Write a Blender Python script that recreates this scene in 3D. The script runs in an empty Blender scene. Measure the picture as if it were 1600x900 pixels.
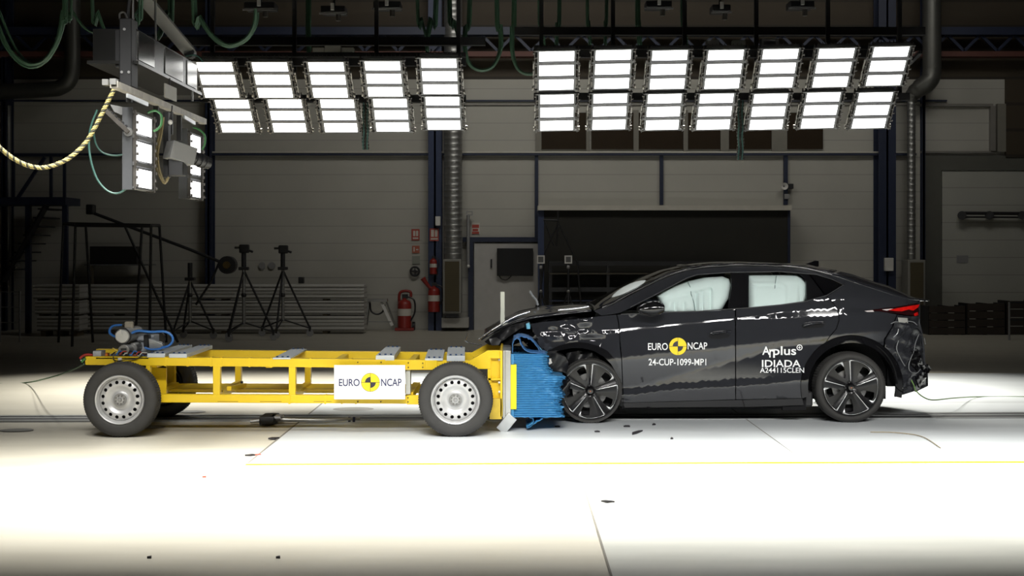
import bpy, bmesh, math, random
from mathutils import Vector, Matrix, Euler
from mathutils.geometry import delaunay_2d_cdt
random.seed(7)
PI = math.pi
SC = bpy.context.scene
COL = SC.collection
# ------------------------------------------------------------------ camera
F = 2000.0          # focal length in pixels of a 1600 px wide frame
DC = 11.5           # camera distance to the trolley wheel plane (y = 0)
H = 1.687           # camera height
HY = 391.0          # horizon row
cam = bpy.data.cameras.new('camera')
cam.sensor_width = 36.0
cam.lens = 36.0 * F / 1600.0
cam.shift_y = -(450.0 - HY) / 1600.0
cam.clip_start = 0.1
cam.clip_end = 200
camo = bpy.data.objects.new('camera', cam)
camo.location = (0, -DC, H)
camo.rotation_euler = (PI / 2, 0, 0)
COL.objects.link(camo)
SC.camera = camo
# ------------------------------------------------------------------ colour management, world
SC.view_settings.view_transform = 'Standard'
SC.view_settings.look = 'None'
SC.view_settings.exposure = 0.0
SC.view_settings.gamma = 1.0
SC.view_settings.use_curve_mapping = False
try:
    SC.cycles.max_bounces = 8
    SC.cycles.transparent_max_bounces = 12
    SC.cycles.sample_clamp_indirect = 6.0
    SC.cycles.blur_glossy = 0.3
except Exception:
    pass
W_ = bpy.data.worlds.new('world')
SC.world = W_
W_.use_nodes = True
W_.node_tree.nodes['Background'].inputs[0].default_value = (0.9, 0.95, 1.0, 1)
W_.node_tree.nodes['Background'].inputs[1].default_value = 0.006
# ------------------------------------------------------------------ lamps of the hall that stay above the frame
def area(name, loc, target, sx, sy, power, spread=180, col=(1, 1, 1)):
    l = bpy.data.lights.new(name, 'AREA')
    l.shape = 'RECTANGLE'
    l.size = sx
    l.size_y = sy
    l.energy = power
    l.spread = math.radians(spread)
    l.color = col
    o = bpy.data.objects.new(name, l)
    o.location = loc
    d = Vector(target) - Vector(loc)
    o.rotation_euler = d.to_track_quat('-Z', 'Y').to_euler()
    COL.objects.link(o)
    return o
NEAR_P = 12.0
for i in range(10):                       # lamp bank on the camera side, shining on the vehicles
    x = -2.8 + 0.95 * i
    area('front_lamp', (x, -6.0, 4.6), (x * 1.02 - .1, 0.2, 0.25), 0.5, 0.5, NEAR_P, 54, (1.0, 0.985, 0.95))
for i in range(9):                       # lamps straight over the lane edge, shining down on the floor
    x = -4.35 + 1.15 * i
    area('floor_lamp', (x, -2.8, 4.9), (x, -2.3, 0.0), 0.5, 0.4, 79 if i else 42, 61, (1.0, 0.985, 0.93))
for i in range(8):                       # the bank behind, over the far side of the lane
    x = -5.2 + 1.5 * i
    area('rear_lamp', (x, 6.8, 5.7), (x, 3.9, 0.0), 0.5, 0.5, 56, 46, (1.0, 0.97, 0.88))
area('hall_lamp', (0.0, 9.0, 8.5), (0.0, 16.0, 3.2), 5, 1.5, 86, 130, (1.0, 0.97, 0.90))
area('hall_lamp', (7.0, 9.0, 8.5), (7.0, 16.0, 3.2), 4, 1.5, 48, 130, (1.0, 0.97, 0.90))
LAMP_EMIT = 3.0
# ------------------------------------------------------------------ projection helpers
def S(y): return F / (DC + y)
def P(px, py, y):
    s = S(y)
    return Vector(((px - 800.0) / s, y, H + (HY - py) / s))
def G(px, py, z=0.0):
    d = F * (H - z) / (py - HY)
    return Vector(((px - 800.0) * d / F, d - DC, z))
# ------------------------------------------------------------------ materials
MATS = {}
def lin(c):
    c = c / 255.0
    return c / 12.92 if c <= 0.04045 else ((c + 0.055) / 1.055) ** 2.4
def rgb(r, g, b): return (lin(r), lin(g), lin(b))
def M(name, col, rough=0.5, metal=0.0, noise=0.12, scale=6.0, bump=0.0, coat=0.0, spec=0.5, emit=0.0, rnoise=0.0):
    if name in MATS: return MATS[name]
    m = bpy.data.materials.new(name)
    m.use_nodes = True
    nt = m.node_tree
    b = nt.nodes['Principled BSDF']
    b.inputs['Roughness'].default_value = rough
    b.inputs['Metallic'].default_value = metal
    b.inputs['Specular IOR Level'].default_value = spec
    b.inputs['Coat Weight'].default_value = coat
    b.inputs['Coat Roughness'].default_value = 0.03
    tc = nt.nodes.new('ShaderNodeTexCoord')
    nz = nt.nodes.new('ShaderNodeTexNoise')
    nz.inputs['Scale'].default_value = scale
    nz.inputs['Detail'].default_value = 5
    nt.links.new(tc.outputs['Object'], nz.inputs['Vector'])
    mx = nt.nodes.new('ShaderNodeMix')
    mx.data_type = 'RGBA'
    mx.inputs[6].default_value = tuple(c * (1 - noise) for c in col) + (1,)
    mx.inputs[7].default_value = tuple(min(1, c * (1 + noise)) for c in col) + (1,)
    nt.links.new(nz.outputs['Fac'], mx.inputs[0])
    nt.links.new(mx.outputs[2], b.inputs['Base Color'])
    if rnoise:
        mr = nt.nodes.new('ShaderNodeMapRange')
        mr.inputs[3].default_value = max(0, rough - rnoise)
        mr.inputs[4].default_value = min(1, rough + rnoise)
        nt.links.new(nz.outputs['Fac'], mr.inputs[0])
        nt.links.new(mr.outputs[0], b.inputs['Roughness'])
    if bump:
        bp = nt.nodes.new('ShaderNodeBump')
        bp.inputs['Strength'].default_value = bump
        bp.inputs['Distance'].default_value = 0.02
        nt.links.new(nz.outputs['Fac'], bp.inputs['Height'])
        nt.links.new(bp.outputs[0], b.inputs['Normal'])
    if emit:
        b.inputs['Emission Color'].default_value = col + (1,)
        b.inputs['Emission Strength'].default_value = emit
    MATS[name] = m
    return m
def M_glass(name, tint, alpha, rough=0.02):
    if name in MATS: return MATS[name]
    m = bpy.data.materials.new(name)
    m.use_nodes = True
    nt = m.node_tree
    nt.nodes.remove(nt.nodes['Principled BSDF'])
    out = nt.nodes['Material Output']
    tr = nt.nodes.new('ShaderNodeBsdfTransparent')
    tr.inputs[0].default_value = tint + (1,)
    gl = nt.nodes.new('ShaderNodeBsdfGlossy')
    gl.inputs['Roughness'].default_value = rough
    fr = nt.nodes.new('ShaderNodeFresnel')
    fr.inputs[0].default_value = 1.45
    mx = nt.nodes.new('ShaderNodeMixShader')
    nt.links.new(fr.outputs[0], mx.inputs[0])
    nt.links.new(tr.outputs[0], mx.inputs[1])
    nt.links.new(gl.outputs[0], mx.inputs[2])
    df = nt.nodes.new('ShaderNodeBsdfDiffuse')
    df.inputs[0].default_value = (0.01, 0.01, 0.012, 1)
    m2 = nt.nodes.new('ShaderNodeMixShader')
    m2.inputs[0].default_value = alpha
    nt.links.new(mx.outputs[0], m2.inputs[1])
    nt.links.new(df.outputs[0], m2.inputs[2])
    nt.links.new(m2.outputs[0], out.inputs[0])
    MATS[name] = m
    return m
# ------------------------------------------------------------------ mesh collecting
class MB:
    def __init__(self): self.v = []; self.f = []; self.sm = []
    def add(self, vs, fs, smooth=False):
        o = len(self.v)
        self.v += [Vector(p) for p in vs]
        self.f += [tuple(i + o for i in f) for f in fs]
        self.sm += [smooth] * len(fs)
        return self
    def box(self, x0, x1, y0, y1, z0, z1):
        v = [(x0, y0, z0), (x1, y0, z0), (x1, y1, z0), (x0, y1, z0), (x0, y0, z1), (x1, y0, z1), (x1, y1, z1), (x0, y1, z1)]
        return self.add(v, [(0, 3, 2, 1), (4, 5, 6, 7), (0, 1, 5, 4), (1, 2, 6, 5), (2, 3, 7, 6), (3, 0, 4, 7)])
    def pbox(self, px0, py0, px1, py1, y0, y1):
        a = P(px0, py1, y0); b = P(px1, py0, y0)
        return self.box(a.x, b.x, y0, y1, a.z, b.z)
    def obox(self, c, ax, ay, az, sx, sy, sz):
        c = Vector(c); vs = []
        for dz in (-.5, .5):
            for dx, dy in ((-.5, -.5), (.5, -.5), (.5, .5), (-.5, .5)):
                vs.append(c + ax * (dx * sx) + ay * (dy * sy) + az * (dz * sz))
        return self.add(vs, [(0, 3, 2, 1), (4, 5, 6, 7), (0, 1, 5, 4), (1, 2, 6, 5), (2, 3, 7, 6), (3, 0, 4, 7)])
    def beam(self, p0, p1, w, h, up=(0, 0, 1)):
        p0 = Vector(p0); p1 = Vector(p1)
        d = (p1 - p0); L = d.length; d.normalize()
        u = Vector(up)
        if abs(d.dot(u)) > 0.98: u = Vector((0, 1, 0))
        s = d.cross(u).normalized(); u = s.cross(d).normalized()
        return self.obox((p0 + p1) / 2, d, s, u, L, w, h)
    def tube(self, pts, r, n=8, closed=False):
        pts = [Vector(p) for p in pts]; N = len(pts); rings = []
        prev = None
        for i, p in enumerate(pts):
            a = pts[i - 1] if (i > 0 or closed) else p
            b = pts[(i + 1) % N] if (i < N - 1 or closed) else p
            d = (b - a).normalized()
            if prev is None:
                u = Vector((0, 0, 1)) if abs(d.z) < .9 else Vector((1, 0, 0))
                s = d.cross(u).normalized()
            else:
                s = (prev - d * prev.dot(d)).normalized()
            prev = s
            t = d.cross(s)
            rr = r[i] if isinstance(r, (list, tuple)) else r
            rings.append([p + s * (rr * math.cos(2 * PI * k / n)) + t * (rr * math.sin(2 * PI * k / n)) for k in range(n)])
        vs = [q for ring in rings for q in ring]; fs = []
        m = N if closed else N - 1
        for i in range(m):
            j = (i + 1) % N
            for k in range(n):
                l = (k + 1) % n
                fs.append((i * n + k, i * n + l, j * n + l, j * n + k))
        self.add(vs, fs, True)
        if not closed:
            self.add(rings[0], [tuple(reversed(range(n)))]); self.add(rings[-1], [tuple(range(n))])
        return self
    def cyl(self, p0, p1, r0, r1=None, n=16):
        return self.tube([p0, p1], [r0, r0 if r1 is None else r1], n)
    def lathe(self, prof, c, axis=(0, 1, 0), n=48, smooth=True, mod=None):
        c = Vector(c); a = Vector(axis).normalized()
        u = Vector((0, 0, 1)) if abs(a.z) < .9 else Vector((1, 0, 0))
        s = a.cross(u).normalized(); u = s.cross(a).normalized()
        vs = []; fs = []; m = len(prof)
        for k in range(n):
            t = 2 * PI * k / n
            e = s * math.cos(t) + u * math.sin(t)
            for q, (r, h) in enumerate(prof): vs.append(c + e * (r if mod is None else mod(k, r, h)) + a * h)
        for k in range(n):
            l = (k + 1) % n
            for i in range(m - 1):
                fs.append((k * m + i, k * m + i + 1, l * m + i + 1, l * m + i))
        return self.add(vs, fs, smooth)
    def prism(self, poly, ext):
        poly = [Vector(p) for p in poly]; e = Vector(ext); n = len(poly)
        vs = poly + [p + e for p in poly]
        fs = [tuple(range(n)), tuple(reversed(range(n, 2 * n)))]
        for i in range(n):
            j = (i + 1) % n
            fs.append((j, i, n + i, n + j))
        return self.add(vs, fs)
    def prism_px(self, poly, y0, y1):
        return self.prism([P(a, b, y0) for a, b in poly], (0, y1 - y0, 0))
    def grid(self, rows, smooth=True, closed=False):
        n = len(rows[0]); vs = [p for r in rows for p in r]; fs = []
        for i in range(len(rows) - 1):
            for k in range(n - 1):
                fs.append((i * n + k, i * n + k + 1, (i + 1) * n + k + 1, (i + 1) * n + k))
        return self.add(vs, fs, smooth)
    def sphere(self, c, rx, ry, rz, n=12, m=8):
        rows = []
        for i in range(m + 1):
            t = PI * i / m
            rows.append([Vector(c) + Vector((rx * math.sin(t) * math.cos(2 * PI * k / n), ry * math.sin(t) * math.sin(2 * PI * k / n), rz * math.cos(t))) for k in range(n + 1)])
        return self.grid(rows)
    def islands(self):
        par = list(range(len(self.v)))
        def find(a):
            while par[a] != a:
                par[a] = par[par[a]]; a = par[a]
            return a
        key = {}
        for i, p in enumerate(self.v):
            k = (round(p.x, 5), round(p.y, 5), round(p.z, 5))
            if k in key: par[find(i)] = find(key[k])
            else: key[k] = i
        for f in self.f:
            for a in f[1:]: par[find(a)] = find(f[0])
        out = {}
        for f, s in zip(self.f, self.sm):
            out.setdefault(find(f[0]), []).append((f, s))
        res = []
        for fs in out.values():
            m = MB(); idx = {}
            for f, s in fs:
                g = []
                for i in f:
                    if i not in idx: idx[i] = len(m.v); m.v.append(self.v[i])
                    g.append(idx[i])
                m.f.append(tuple(g)); m.sm.append(s)
            res.append(m)
        return res
    def build(self, name, mat, parent=None, bevel=0.0, loc=None, weld=True, recalc=True, solid=0.0, each=False):
        if each:
            return [m.build(name, mat, parent, bevel, loc, weld, recalc, solid) for m in self.islands()]
        if parent is not None: org = ORG[parent.name]
        elif loc is not None: org = Vector(loc)
        else:
            xs = [p.x for p in self.v]; ys = [p.y for p in self.v]; zs = [p.z for p in self.v]
            org = Vector(((min(xs) + max(xs)) / 2, (min(ys) + max(ys)) / 2, min(zs)))
        me = bpy.data.meshes.new(name)
        me.from_pydata([tuple(p - org) for p in self.v], [], self.f)
        for p, s in zip(me.polygons, self.sm): p.use_smooth = s
        if recalc or weld:
            bm = bmesh.new(); bm.from_mesh(me)
            if weld: bmesh.ops.remove_doubles(bm, verts=bm.verts, dist=1e-5)
            if recalc: bmesh.ops.recalc_face_normals(bm, faces=bm.faces)
            bm.to_mesh(me); bm.free()
        me.set_sharp_from_angle(angle=0.85)
        for m in (mat if isinstance(mat, (list, tuple)) else [mat]): me.materials.append(m)
        o = bpy.data.objects.new(name, me)
        COL.objects.link(o)
        if parent is not None: o.parent = parent
        else: o.location = org
        ORG[o.name] = org
        if bevel:
            b = o.modifiers.new('bevel', 'BEVEL'); b.width = bevel; b.segments = 2; b.limit_method = 'ANGLE'; b.angle_limit = 0.7
        if solid:
            b = o.modifiers.new('solidify', 'SOLIDIFY'); b.thickness = solid; b.offset = 0
        return o
ORG = {}
def tag(o, label, cat, group=None, kind=None):
    if label: o['label'] = label
    if cat: o['category'] = cat
    if group: o['group'] = group
    if kind: o['kind'] = kind
    return o
def thing(name, label, cat, loc, group=None):
    o = bpy.data.objects.new(name, None)
    o.empty_display_size = 0.1
    o.location = loc
    COL.objects.link(o)
    ORG[o.name] = Vector(loc)
    return tag(o, label, cat, group)
def structure(o):
    o['kind'] = 'structure'
    return o
def dup(root, loc, label=None, group=None, rot=None):
    r = root.copy(); COL.objects.link(r); r.location = loc
    if rot is not None: r.rotation_euler = rot
    if label: r['label'] = label
    if group: r['group'] = group
    ORG[r.name] = Vector(loc)
    for ch in list(root.children):
        c = ch.copy(); COL.objects.link(c); c.parent = r
        for g in list(ch.children):
            d = g.copy(); COL.objects.link(d); d.parent = c
    return r
def smooth_pts(pts, n=8, closed=False):
    pts = [Vector(p) for p in pts]; out = []; N = len(pts)
    rng = N if closed else N - 1
    for i in range(rng):
        p0 = pts[(i - 1) % N] if (closed or i > 0) else pts[0]
        p1 = pts[i]; p2 = pts[(i + 1) % N]
        p3 = pts[(i + 2) % N] if (closed or i + 2 < N) else pts[-1]
        for k in range(n):
            t = k / n
            out.append(0.5 * ((2 * p1) + (-p0 + p2) * t + (2 * p0 - 5 * p1 + 4 * p2 - p3) * t * t + (-p0 + 3 * p1 - 3 * p2 + p3) * t ** 3))
    if not closed: out.append(pts[-1])
    return out
def inside(poly, x, y):
    c = False; n = len(poly); j = n - 1
    for i in range(n):
        xi, yi = poly[i]; xj, yj = poly[j]
        if (yi > y) != (yj > y) and x < (xj - xi) * (y - yi) / (yj - yi) + xi: c = not c
        j = i
    return c
def segdist(poly, x, y):
    best = 1e9; n = len(poly)
    for i in range(n):
        x0, y0 = poly[i]; x1, y1 = poly[(i + 1) % n]
        dx, dy = x1 - x0, y1 - y0
        L = dx * dx + dy * dy
        t = 0 if L == 0 else max(0, min(1, ((x - x0) * dx + (y - y0) * dy) / L))
        d = math.hypot(x - x0 - t * dx, y - y0 - t * dy)
        if d < best: best = d
    return best
def resample(poly, step):
    out = []; n = len(poly)
    for i in range(n):
        a = poly[i]; b = poly[(i + 1) % n]
        k = max(1, int(math.hypot(b[0] - a[0], b[1] - a[1]) / step))
        for j in range(k):
            t = j / k
            out.append((a[0] + (b[0] - a[0]) * t, a[1] + (b[1] - a[1]) * t))
    return out
def cdt(poly, holes=(), step=6.0, lines=()):
    """triangulate a 2-D outline with holes and inner grid points -> points, triangles, outlines"""
    poly = resample(poly, step)
    holes = [resample(h, step) for h in holes]
    pts = list(poly); edges = [(i, (i + 1) % len(poly)) for i in range(len(poly))]
    faces = [list(range(len(poly)))]
    for h in holes:
        o = len(pts); pts += h
        edges += [(o + i, o + (i + 1) % len(h)) for i in range(len(h))]
    xs = [p[0] for p in poly]; ys = [p[1] for p in poly]
    x = min(xs) + step * .5
    row = 0
    while x < max(xs):
        y = min(ys) + (step * .25 if row % 2 else step * .75)
        while y < max(ys):
            if inside(poly, x, y) and segdist(poly, x, y) > step * .45 and not any(inside(h, x, y) or segdist(h, x, y) < step * .4 for h in holes):
                pts.append((x, y))
            y += step
        x += step; row += 1
    if lines:
        nb = len(poly) + sum(len(h) for h in holes)
        lp = [q for l in lines for q in l]
        pts = pts[:nb] + [p for p in pts[nb:] if all(abs(p[0] - q[0]) > step * .55 or abs(p[1] - q[1]) > 2.2 for q in lp)]
        pts += [q for q in lp if inside(poly, *q) and segdist(poly, *q) > 1.0]
    r = delaunay_2d_cdt([Vector(p) for p in pts], edges, [], 0, 1e-6)
    vs = [(p.x, p.y) for p in r[0]]
    tris = []
    for t in r[2]:
        cx = sum(vs[i][0] for i in t) / 3; cy = sum(vs[i][1] for i in t) / 3
        if inside(poly, cx, cy) and not any(inside(h, cx, cy) for h in holes): tris.append(tuple(t))
    return vs, tris
def plate(mb, vs, tris, fn, back, smooth=True):
    """map 2-D triangles to 3-D with fn (front) and back (rear skin); close the rim"""
    a = [fn(x, y) for x, y in vs]; b = [back(x, y, p) for (x, y), p in zip(vs, a)]
    cnt = {}
    for t in tris:
        for i in range(3):
            e = (t[i], t[(i + 1) % 3]); cnt[e] = cnt.get(e, 0) + 1
    mb.add(a, tris, smooth)
    mb.add(b, [tuple(reversed(t)) for t in tris], False)
    for (i, j) in cnt:
        if (j, i) not in cnt: mb.add([a[i], a[j], b[j], b[i]], [(0, 1, 2, 3)], False)
    return mb
def arc(cx, cy, r, a0, a1, n=24, ry=None):
    ry = r if ry is None else ry
    return [(cx + r * math.cos(math.radians(a0 + (a1 - a0) * i / n)), cy - ry * math.sin(math.radians(a0 + (a1 - a0) * i / n))) for i in range(n + 1)]
FONT_CACHE = {}
def text2d(s, bold=0.0):
    """glyph outlines of a string as flat triangles: list of (x, y), list of triangles; cap height = 1"""
    cu = bpy.data.curves.new('lettering', 'FONT')
    cu.body = s; cu.size = 1.0; cu.offset = bold; cu.resolution_u = 4
    o = bpy.data.objects.new('lettering', cu); COL.objects.link(o)
    bpy.context.view_layer.update()
    me = o.evaluated_get(bpy.context.evaluated_depsgraph_get()).to_mesh()
    vs = [(v.co.x, v.co.y) for v in me.vertices]
    fs = [tuple(p.vertices) for p in me.polygons]
    bpy.data.objects.remove(o); bpy.data.curves.remove(cu)
    return vs, fs
def text_px(mb, s, x0, y0, x1, y1, fn, bold=0.0):
    """fit lettering into a pixel box (x0,y0 top-left) and place each vertex with fn(px, py)"""
    vs, fs = text2d(s, bold)
    ax = min(v[0] for v in vs); bx = max(v[0] for v in vs); ay = min(v[1] for v in vs); by = max(v[1] for v in vs)
    pts = [fn(x0 + (x1 - x0) * (v[0] - ax) / (bx - ax), y1 + (y0 - y1) * (v[1] - ay) / (by - ay)) for v in vs]
    mb.add(pts, fs)
    return mb
# ================================================================== THE HALL
def stripes_mat(name, col, seam, period, rough=0.6, axis=2, width=0.05, noise=.1):
    m = M(name, col, rough, noise=noise, scale=1.3)
    nt = m.node_tree; b = nt.nodes['Principled BSDF']
    src = b.inputs['Base Color'].links[0].from_socket
    tc = nt.nodes['Texture Coordinate']
    sp = nt.nodes.new('ShaderNodeSeparateXYZ'); nt.links.new(tc.outputs['Object'], sp.inputs[0])
    dv = nt.nodes.new('ShaderNodeMath'); dv.operation = 'DIVIDE'; dv.inputs[1].default_value = period
    nt.links.new(sp.outputs[axis], dv.inputs[0])
    fr = nt.nodes.new('ShaderNodeMath'); fr.operation = 'FRACT'; nt.links.new(dv.outputs[0], fr.inputs[0])
    lt = nt.nodes.new('ShaderNodeMath'); lt.operation = 'LESS_THAN'; lt.inputs[1].default_value = width
    nt.links.new(fr.outputs[0], lt.inputs[0])
    mx = nt.nodes.new('ShaderNodeMix'); mx.data_type = 'RGBA'
    mx.inputs[7].default_value = seam + (1,)
    nt.links.new(lt.outputs[0], mx.inputs[0]); nt.links.new(src, mx.inputs[6]); nt.links.new(mx.outputs[2], b.inputs['Base Color'])
    return m
def floor_mat(name, a, b_, stain, rough):
    m = M(name, a, rough, noise=0, scale=1.0, rnoise=.12)
    nt = m.node_tree; b = nt.nodes['Principled BSDF']
    tc = nt.nodes['Texture Coordinate']
    mp = nt.nodes.new('ShaderNodeMapping'); mp.inputs['Scale'].default_value = (0.35, 2.2, 1)
    nt.links.new(tc.outputs['Object'], mp.inputs[0])
    n1 = nt.nodes.new('ShaderNodeTexNoise'); n1.inputs['Scale'].default_value = 1.6; n1.inputs['Detail'].default_value = 9; n1.inputs['Roughness'].default_value = .62
    nt.links.new(mp.outputs[0], n1.inputs['Vector'])
    r1 = nt.nodes.new('ShaderNodeValToRGB')
    r1.color_ramp.elements[0].position = .33; r1.color_ramp.elements[0].color = b_ + (1,)
    r1.color_ramp.elements[1].position = .62; r1.color_ramp.elements[1].color = a + (1,)
    nt.links.new(n1.outputs['Fac'], r1.inputs[0])
    n2 = nt.nodes.new('ShaderNodeTexNoise'); n2.inputs['Scale'].default_value = 5.5; n2.inputs['Detail'].default_value = 10; n2.inputs['Roughness'].default_value = .7
    nt.links.new(mp.outputs[0], n2.inputs['Vector'])
    r2 = nt.nodes.new('ShaderNodeValToRGB')
    r2.color_ramp.elements[0].position = .66; r2.color_ramp.elements[0].color = (0, 0, 0, 1)
    r2.color_ramp.elements[1].position = .78; r2.color_ramp.elements[1].color = (.55, .55, .55, 1)
    nt.links.new(n2.outputs['Fac'], r2.inputs[0])
    mx = nt.nodes.new('ShaderNodeMix'); mx.data_type = 'RGBA'
    mx.inputs[7].default_value = stain + (1,)
    nt.links.new(r2.outputs[0], mx.inputs[0]); nt.links.new(r1.outputs[0], mx.inputs[6]); nt.links.new(mx.outputs[2], b.inputs['Base Color'])
    return m
m_floor = floor_mat('painted_concrete', (.47, .445, .375), (.42, .395, .33), (.30, .27, .22), .45)
m_floor2 = floor_mat('grey_concrete', (.50, .50, .46), (.44, .445, .41), (.28, .28, .26), .38)
m_plate = floor_mat('white_floor_plate', (.58, .61, .625), (.52, .545, .56), (.38, .36, .32), .4)
m_wall = stripes_mat('wall_panel', (.42, .41, .365), (.32, .31, .28), .365, .6, 2, .05)
m_clad = stripes_mat('dark_cladding', (.05, .037, .022), (.028, .022, .014), .55, .7, 2, .12)
m_blue = M('blue_steel', (.03, .045, .10), .5)
m_bluedk = M('navy_steel', (.015, .022, .05), .5)
m_galv = M('galvanised_steel', (.30, .30, .29), .38, .75, noise=.15, scale=9)
m_white = M('white_paint', (.62, .61, .58), .5)
m_grey = M('grey_metal', (.30, .30, .30), .45, .3)
m_dark = M('dark_metal', (.022, .022, .024), .5, .2)
m_black = M('black_plastic', (.012, .012, .013), .45)
m_alu = M('aluminium', (.55, .57, .58), .33, .8, scale=12)
m_cream = M('cream_panel', (.55, .53, .46), .6)
YW = 15.7                                   # back wall
ZT = P(0, 124, YW).z
structure(MB().box(-16, 16, -13.5, 17, -0.3, 0).build('floor', m_floor))
# right foreground slab and the white measuring plates lie flush on the floor
mb = MB(); mb.box(.513, 9, -11, -2.2, 0, .003); structure(mb.build('floor_slab', m_floor2))
a = G(385, 727); b = G(1600, 720)
mb = MB(); mb.add([(-2.09, a.y - .05, .0), (9, b.y - .06, .0), (9, 6.0, .0), (-2.09, 6.0, .0), (-2.09, a.y - .05, .006), (9, b.y - .06, .006), (9, 6.0, .006), (-2.09, 6.0, .006)],
                  [(4, 5, 6, 7), (0, 1, 5, 4), (1, 2, 6, 5), (2, 3, 7, 6), (3, 0, 4, 7)])
structure(mb.build('floor_plate', m_plate))
mb = MB(); mb.add([(-2.09, a.y - .035, .0065), (9, b.y - .04, .0065), (9, b.y + .04, .0065), (-2.09, a.y + .035, .0065)], [(0, 1, 2, 3)])
structure(mb.build('floor_marking', M('yellow_marking', (.30, .27, .002), .7, spec=.1), recalc=False))
mb = MB()
def seam(p, q, w, z=.0068):
    p = Vector(p); q = Vector(q); d = (q - p).normalized(); s = Vector((-d.y, d.x, 0)) * w / 2
    mb.add([(v.x, v.y, z) for v in (p - s, q - s, q + s, p + s)], [(0, 1, 2, 3)])
seam((.513, -11, 0), (.513, -2.2, 0), .012)
seam((-2.085, -1.4, 0), (-2.085, 6, 0), .02)
seam((2.33, -.9, 0), (2.33, 6, 0), .010)
seam((-2.0, 2.6, 0), (9, 2.7, 0), .010)
structure(mb.build('floor_joint', M('joint_filler', (.16, .15, .13), .7)))
# guide rail in the floor
mb = MB(); ml = MB()
def strip(m, ya, yb, z0, z1):
    m.add([(-14, ya - .25, z0), (14, ya + .45, z0), (14, yb + .45, z0), (-14, yb - .25, z0), (-14, ya - .25, z1), (14, ya + .45, z1), (14, yb + .45, z1), (-14, yb - .25, z1)],
          [(4, 5, 6, 7), (0, 1, 5, 4), (1, 2, 6, 5), (2, 3, 7, 6), (3, 0, 4, 7)])
strip(mb, 1.10, 1.50, 0, .009); strip(ml, 1.07, 1.13, .0, .014); strip(ml, 1.29, 1.35, .0, .013); strip(ml, 1.45, 1.52, 0, .014)
structure(ml.build('floor_rail', M('rail_steel', (.30, .31, .31), .4, .6)))
structure(mb.build('floor_channel', M('channel_dark', (.05, .05, .055), .5, .4)))
mb = MB()
for px, py, rx, ry in ((26, 673, .16, .11), (552, 640, .22, .16), (298, 644, .16, .10), (236, 668, .14, .12)):
    c = G(px, py); n = 14
    vs = [(c.x + rx * math.cos(2 * PI * k / n), c.y + ry * math.sin(2 * PI * k / n), .0072) for k in range(n)]
    mb.add(vs, [tuple(range(n))])
structure(mb.build('floor_cover', M('floor_cover_steel', (.22, .22, .21), .45, .5), recalc=False))
# walls
structure(MB().box(-16, 16, YW, YW + .3, 0, ZT).build('wall_back', m_wall))
structure(MB().box(-16, 16, YW + .05, YW + .3, ZT, 9.5).build('wall_back_upper', m_clad))
structure(MB().box(-16.3, -16, -13.5, 16, 0, 9.5).build('wall_left', m_clad))
structure(MB().box(16, 16.3, -13.5, 16, 0, 9.5).build('wall_right', m_clad))
structure(MB().box(-16, 16, -13.8, -13.5, 0, 9.5).build('wall_front', m_clad))
structure(MB().box(-16, 16, -13.5, 17, 9.5, 9.8).build('ceiling', M('dark_roof', (.03, .027, .022), .7)))
tn = [0]
def trim(mbx, mat, bevel=0.0):
    tn[0] += 1
    return structure(mbx.build('trim_%d' % tn[0], mat, bevel=bevel))
trim(MB().pbox(325, 236.5, 1432, 239, YW - .10, YW), m_cream)
trim(MB().pbox(-40, 239.5, 1432, 242.5, YW - .14, YW), m_bluedk)
trim(MB().pbox(0, 156, 1480, 158.5, YW - .06, YW), m_bluedk)
trim(MB().pbox(725, 163, 1440, 164.5, YW - .04, YW), M('beam_grey', (.2, .19, .17), .6))
trim(MB().pbox(-60, 80, 1700, 88, YW - .5, YW - .2), M('red_oxide_beam', (.10, .035, .025), .6))
trim(MB().pbox(-60, 42, 1700, 54, YW - .6, YW - .3), m_bluedk)
mb = MB()
for k in range(34):
    xa = -80 + 52 * k
    mb.beam(P(xa, 54, YW - .45), P(xa + 26, 80, YW - .45), .06, .05, up=(0, 1, 0)); mb.beam(P(xa + 26, 80, YW - .45), P(xa + 52, 54, YW - .45), .06, .05, up=(0, 1, 0))
trim(mb, m_bluedk)
for x0, x1, m_, d in ((669, 690, m_blue, .35), (320.5, 331, m_bluedk, .3), (1373, 1400, m_bluedk, .4), (1441, 1446, m_bluedk, .15), (2, 10, m_bluedk, .4)):
    mb = MB(); a = P(x0, 520, YW - d); b = P(x1, 520, YW - d)
    mb.box(a.x, b.x, YW - d, YW - d + .025, 0, 9.5); mb.box(a.x, b.x, YW - .025, YW, 0, 9.5)
    mb.box((a.x + b.x) / 2 - .02, (a.x + b.x) / 2 + .02, YW - d, YW, 0, 9.5)
    trim(mb, m_)
for x0, x1, yb in ((835.5, 841, 377), (1031, 1036.5, 320), (1225, 1231, 320)):
    trim(MB().pbox(x0, 242, x1, yb, YW - .08, YW), m_bluedk)
# upper window band behind the right lamp bank
m_wglass = M('dark_window_glass', (.035, .024, .014), .25, noise=.5, scale=1.1)
wn = 0
for x0, x1 in ((846, 916), (926, 990), (1000, 1068), (1077, 1126), (1140, 1206), (1232, 1284)):
    wn += 1
    mb = MB(); mb.pbox(x0 - 2, 176, x1 + 2, 233, YW - .05, YW - .005)
    structure(mb.build('window_%d' % wn, m_wglass))
for x0, x1 in ((837, 846), (916, 921), (990, 998), (1068, 1075), (1126, 1139), (1206, 1230)):
    trim(MB().pbox(x0, 172, x1, 236, YW - .09, YW), M('window_post', (.20, .19, .16), .6))
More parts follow.
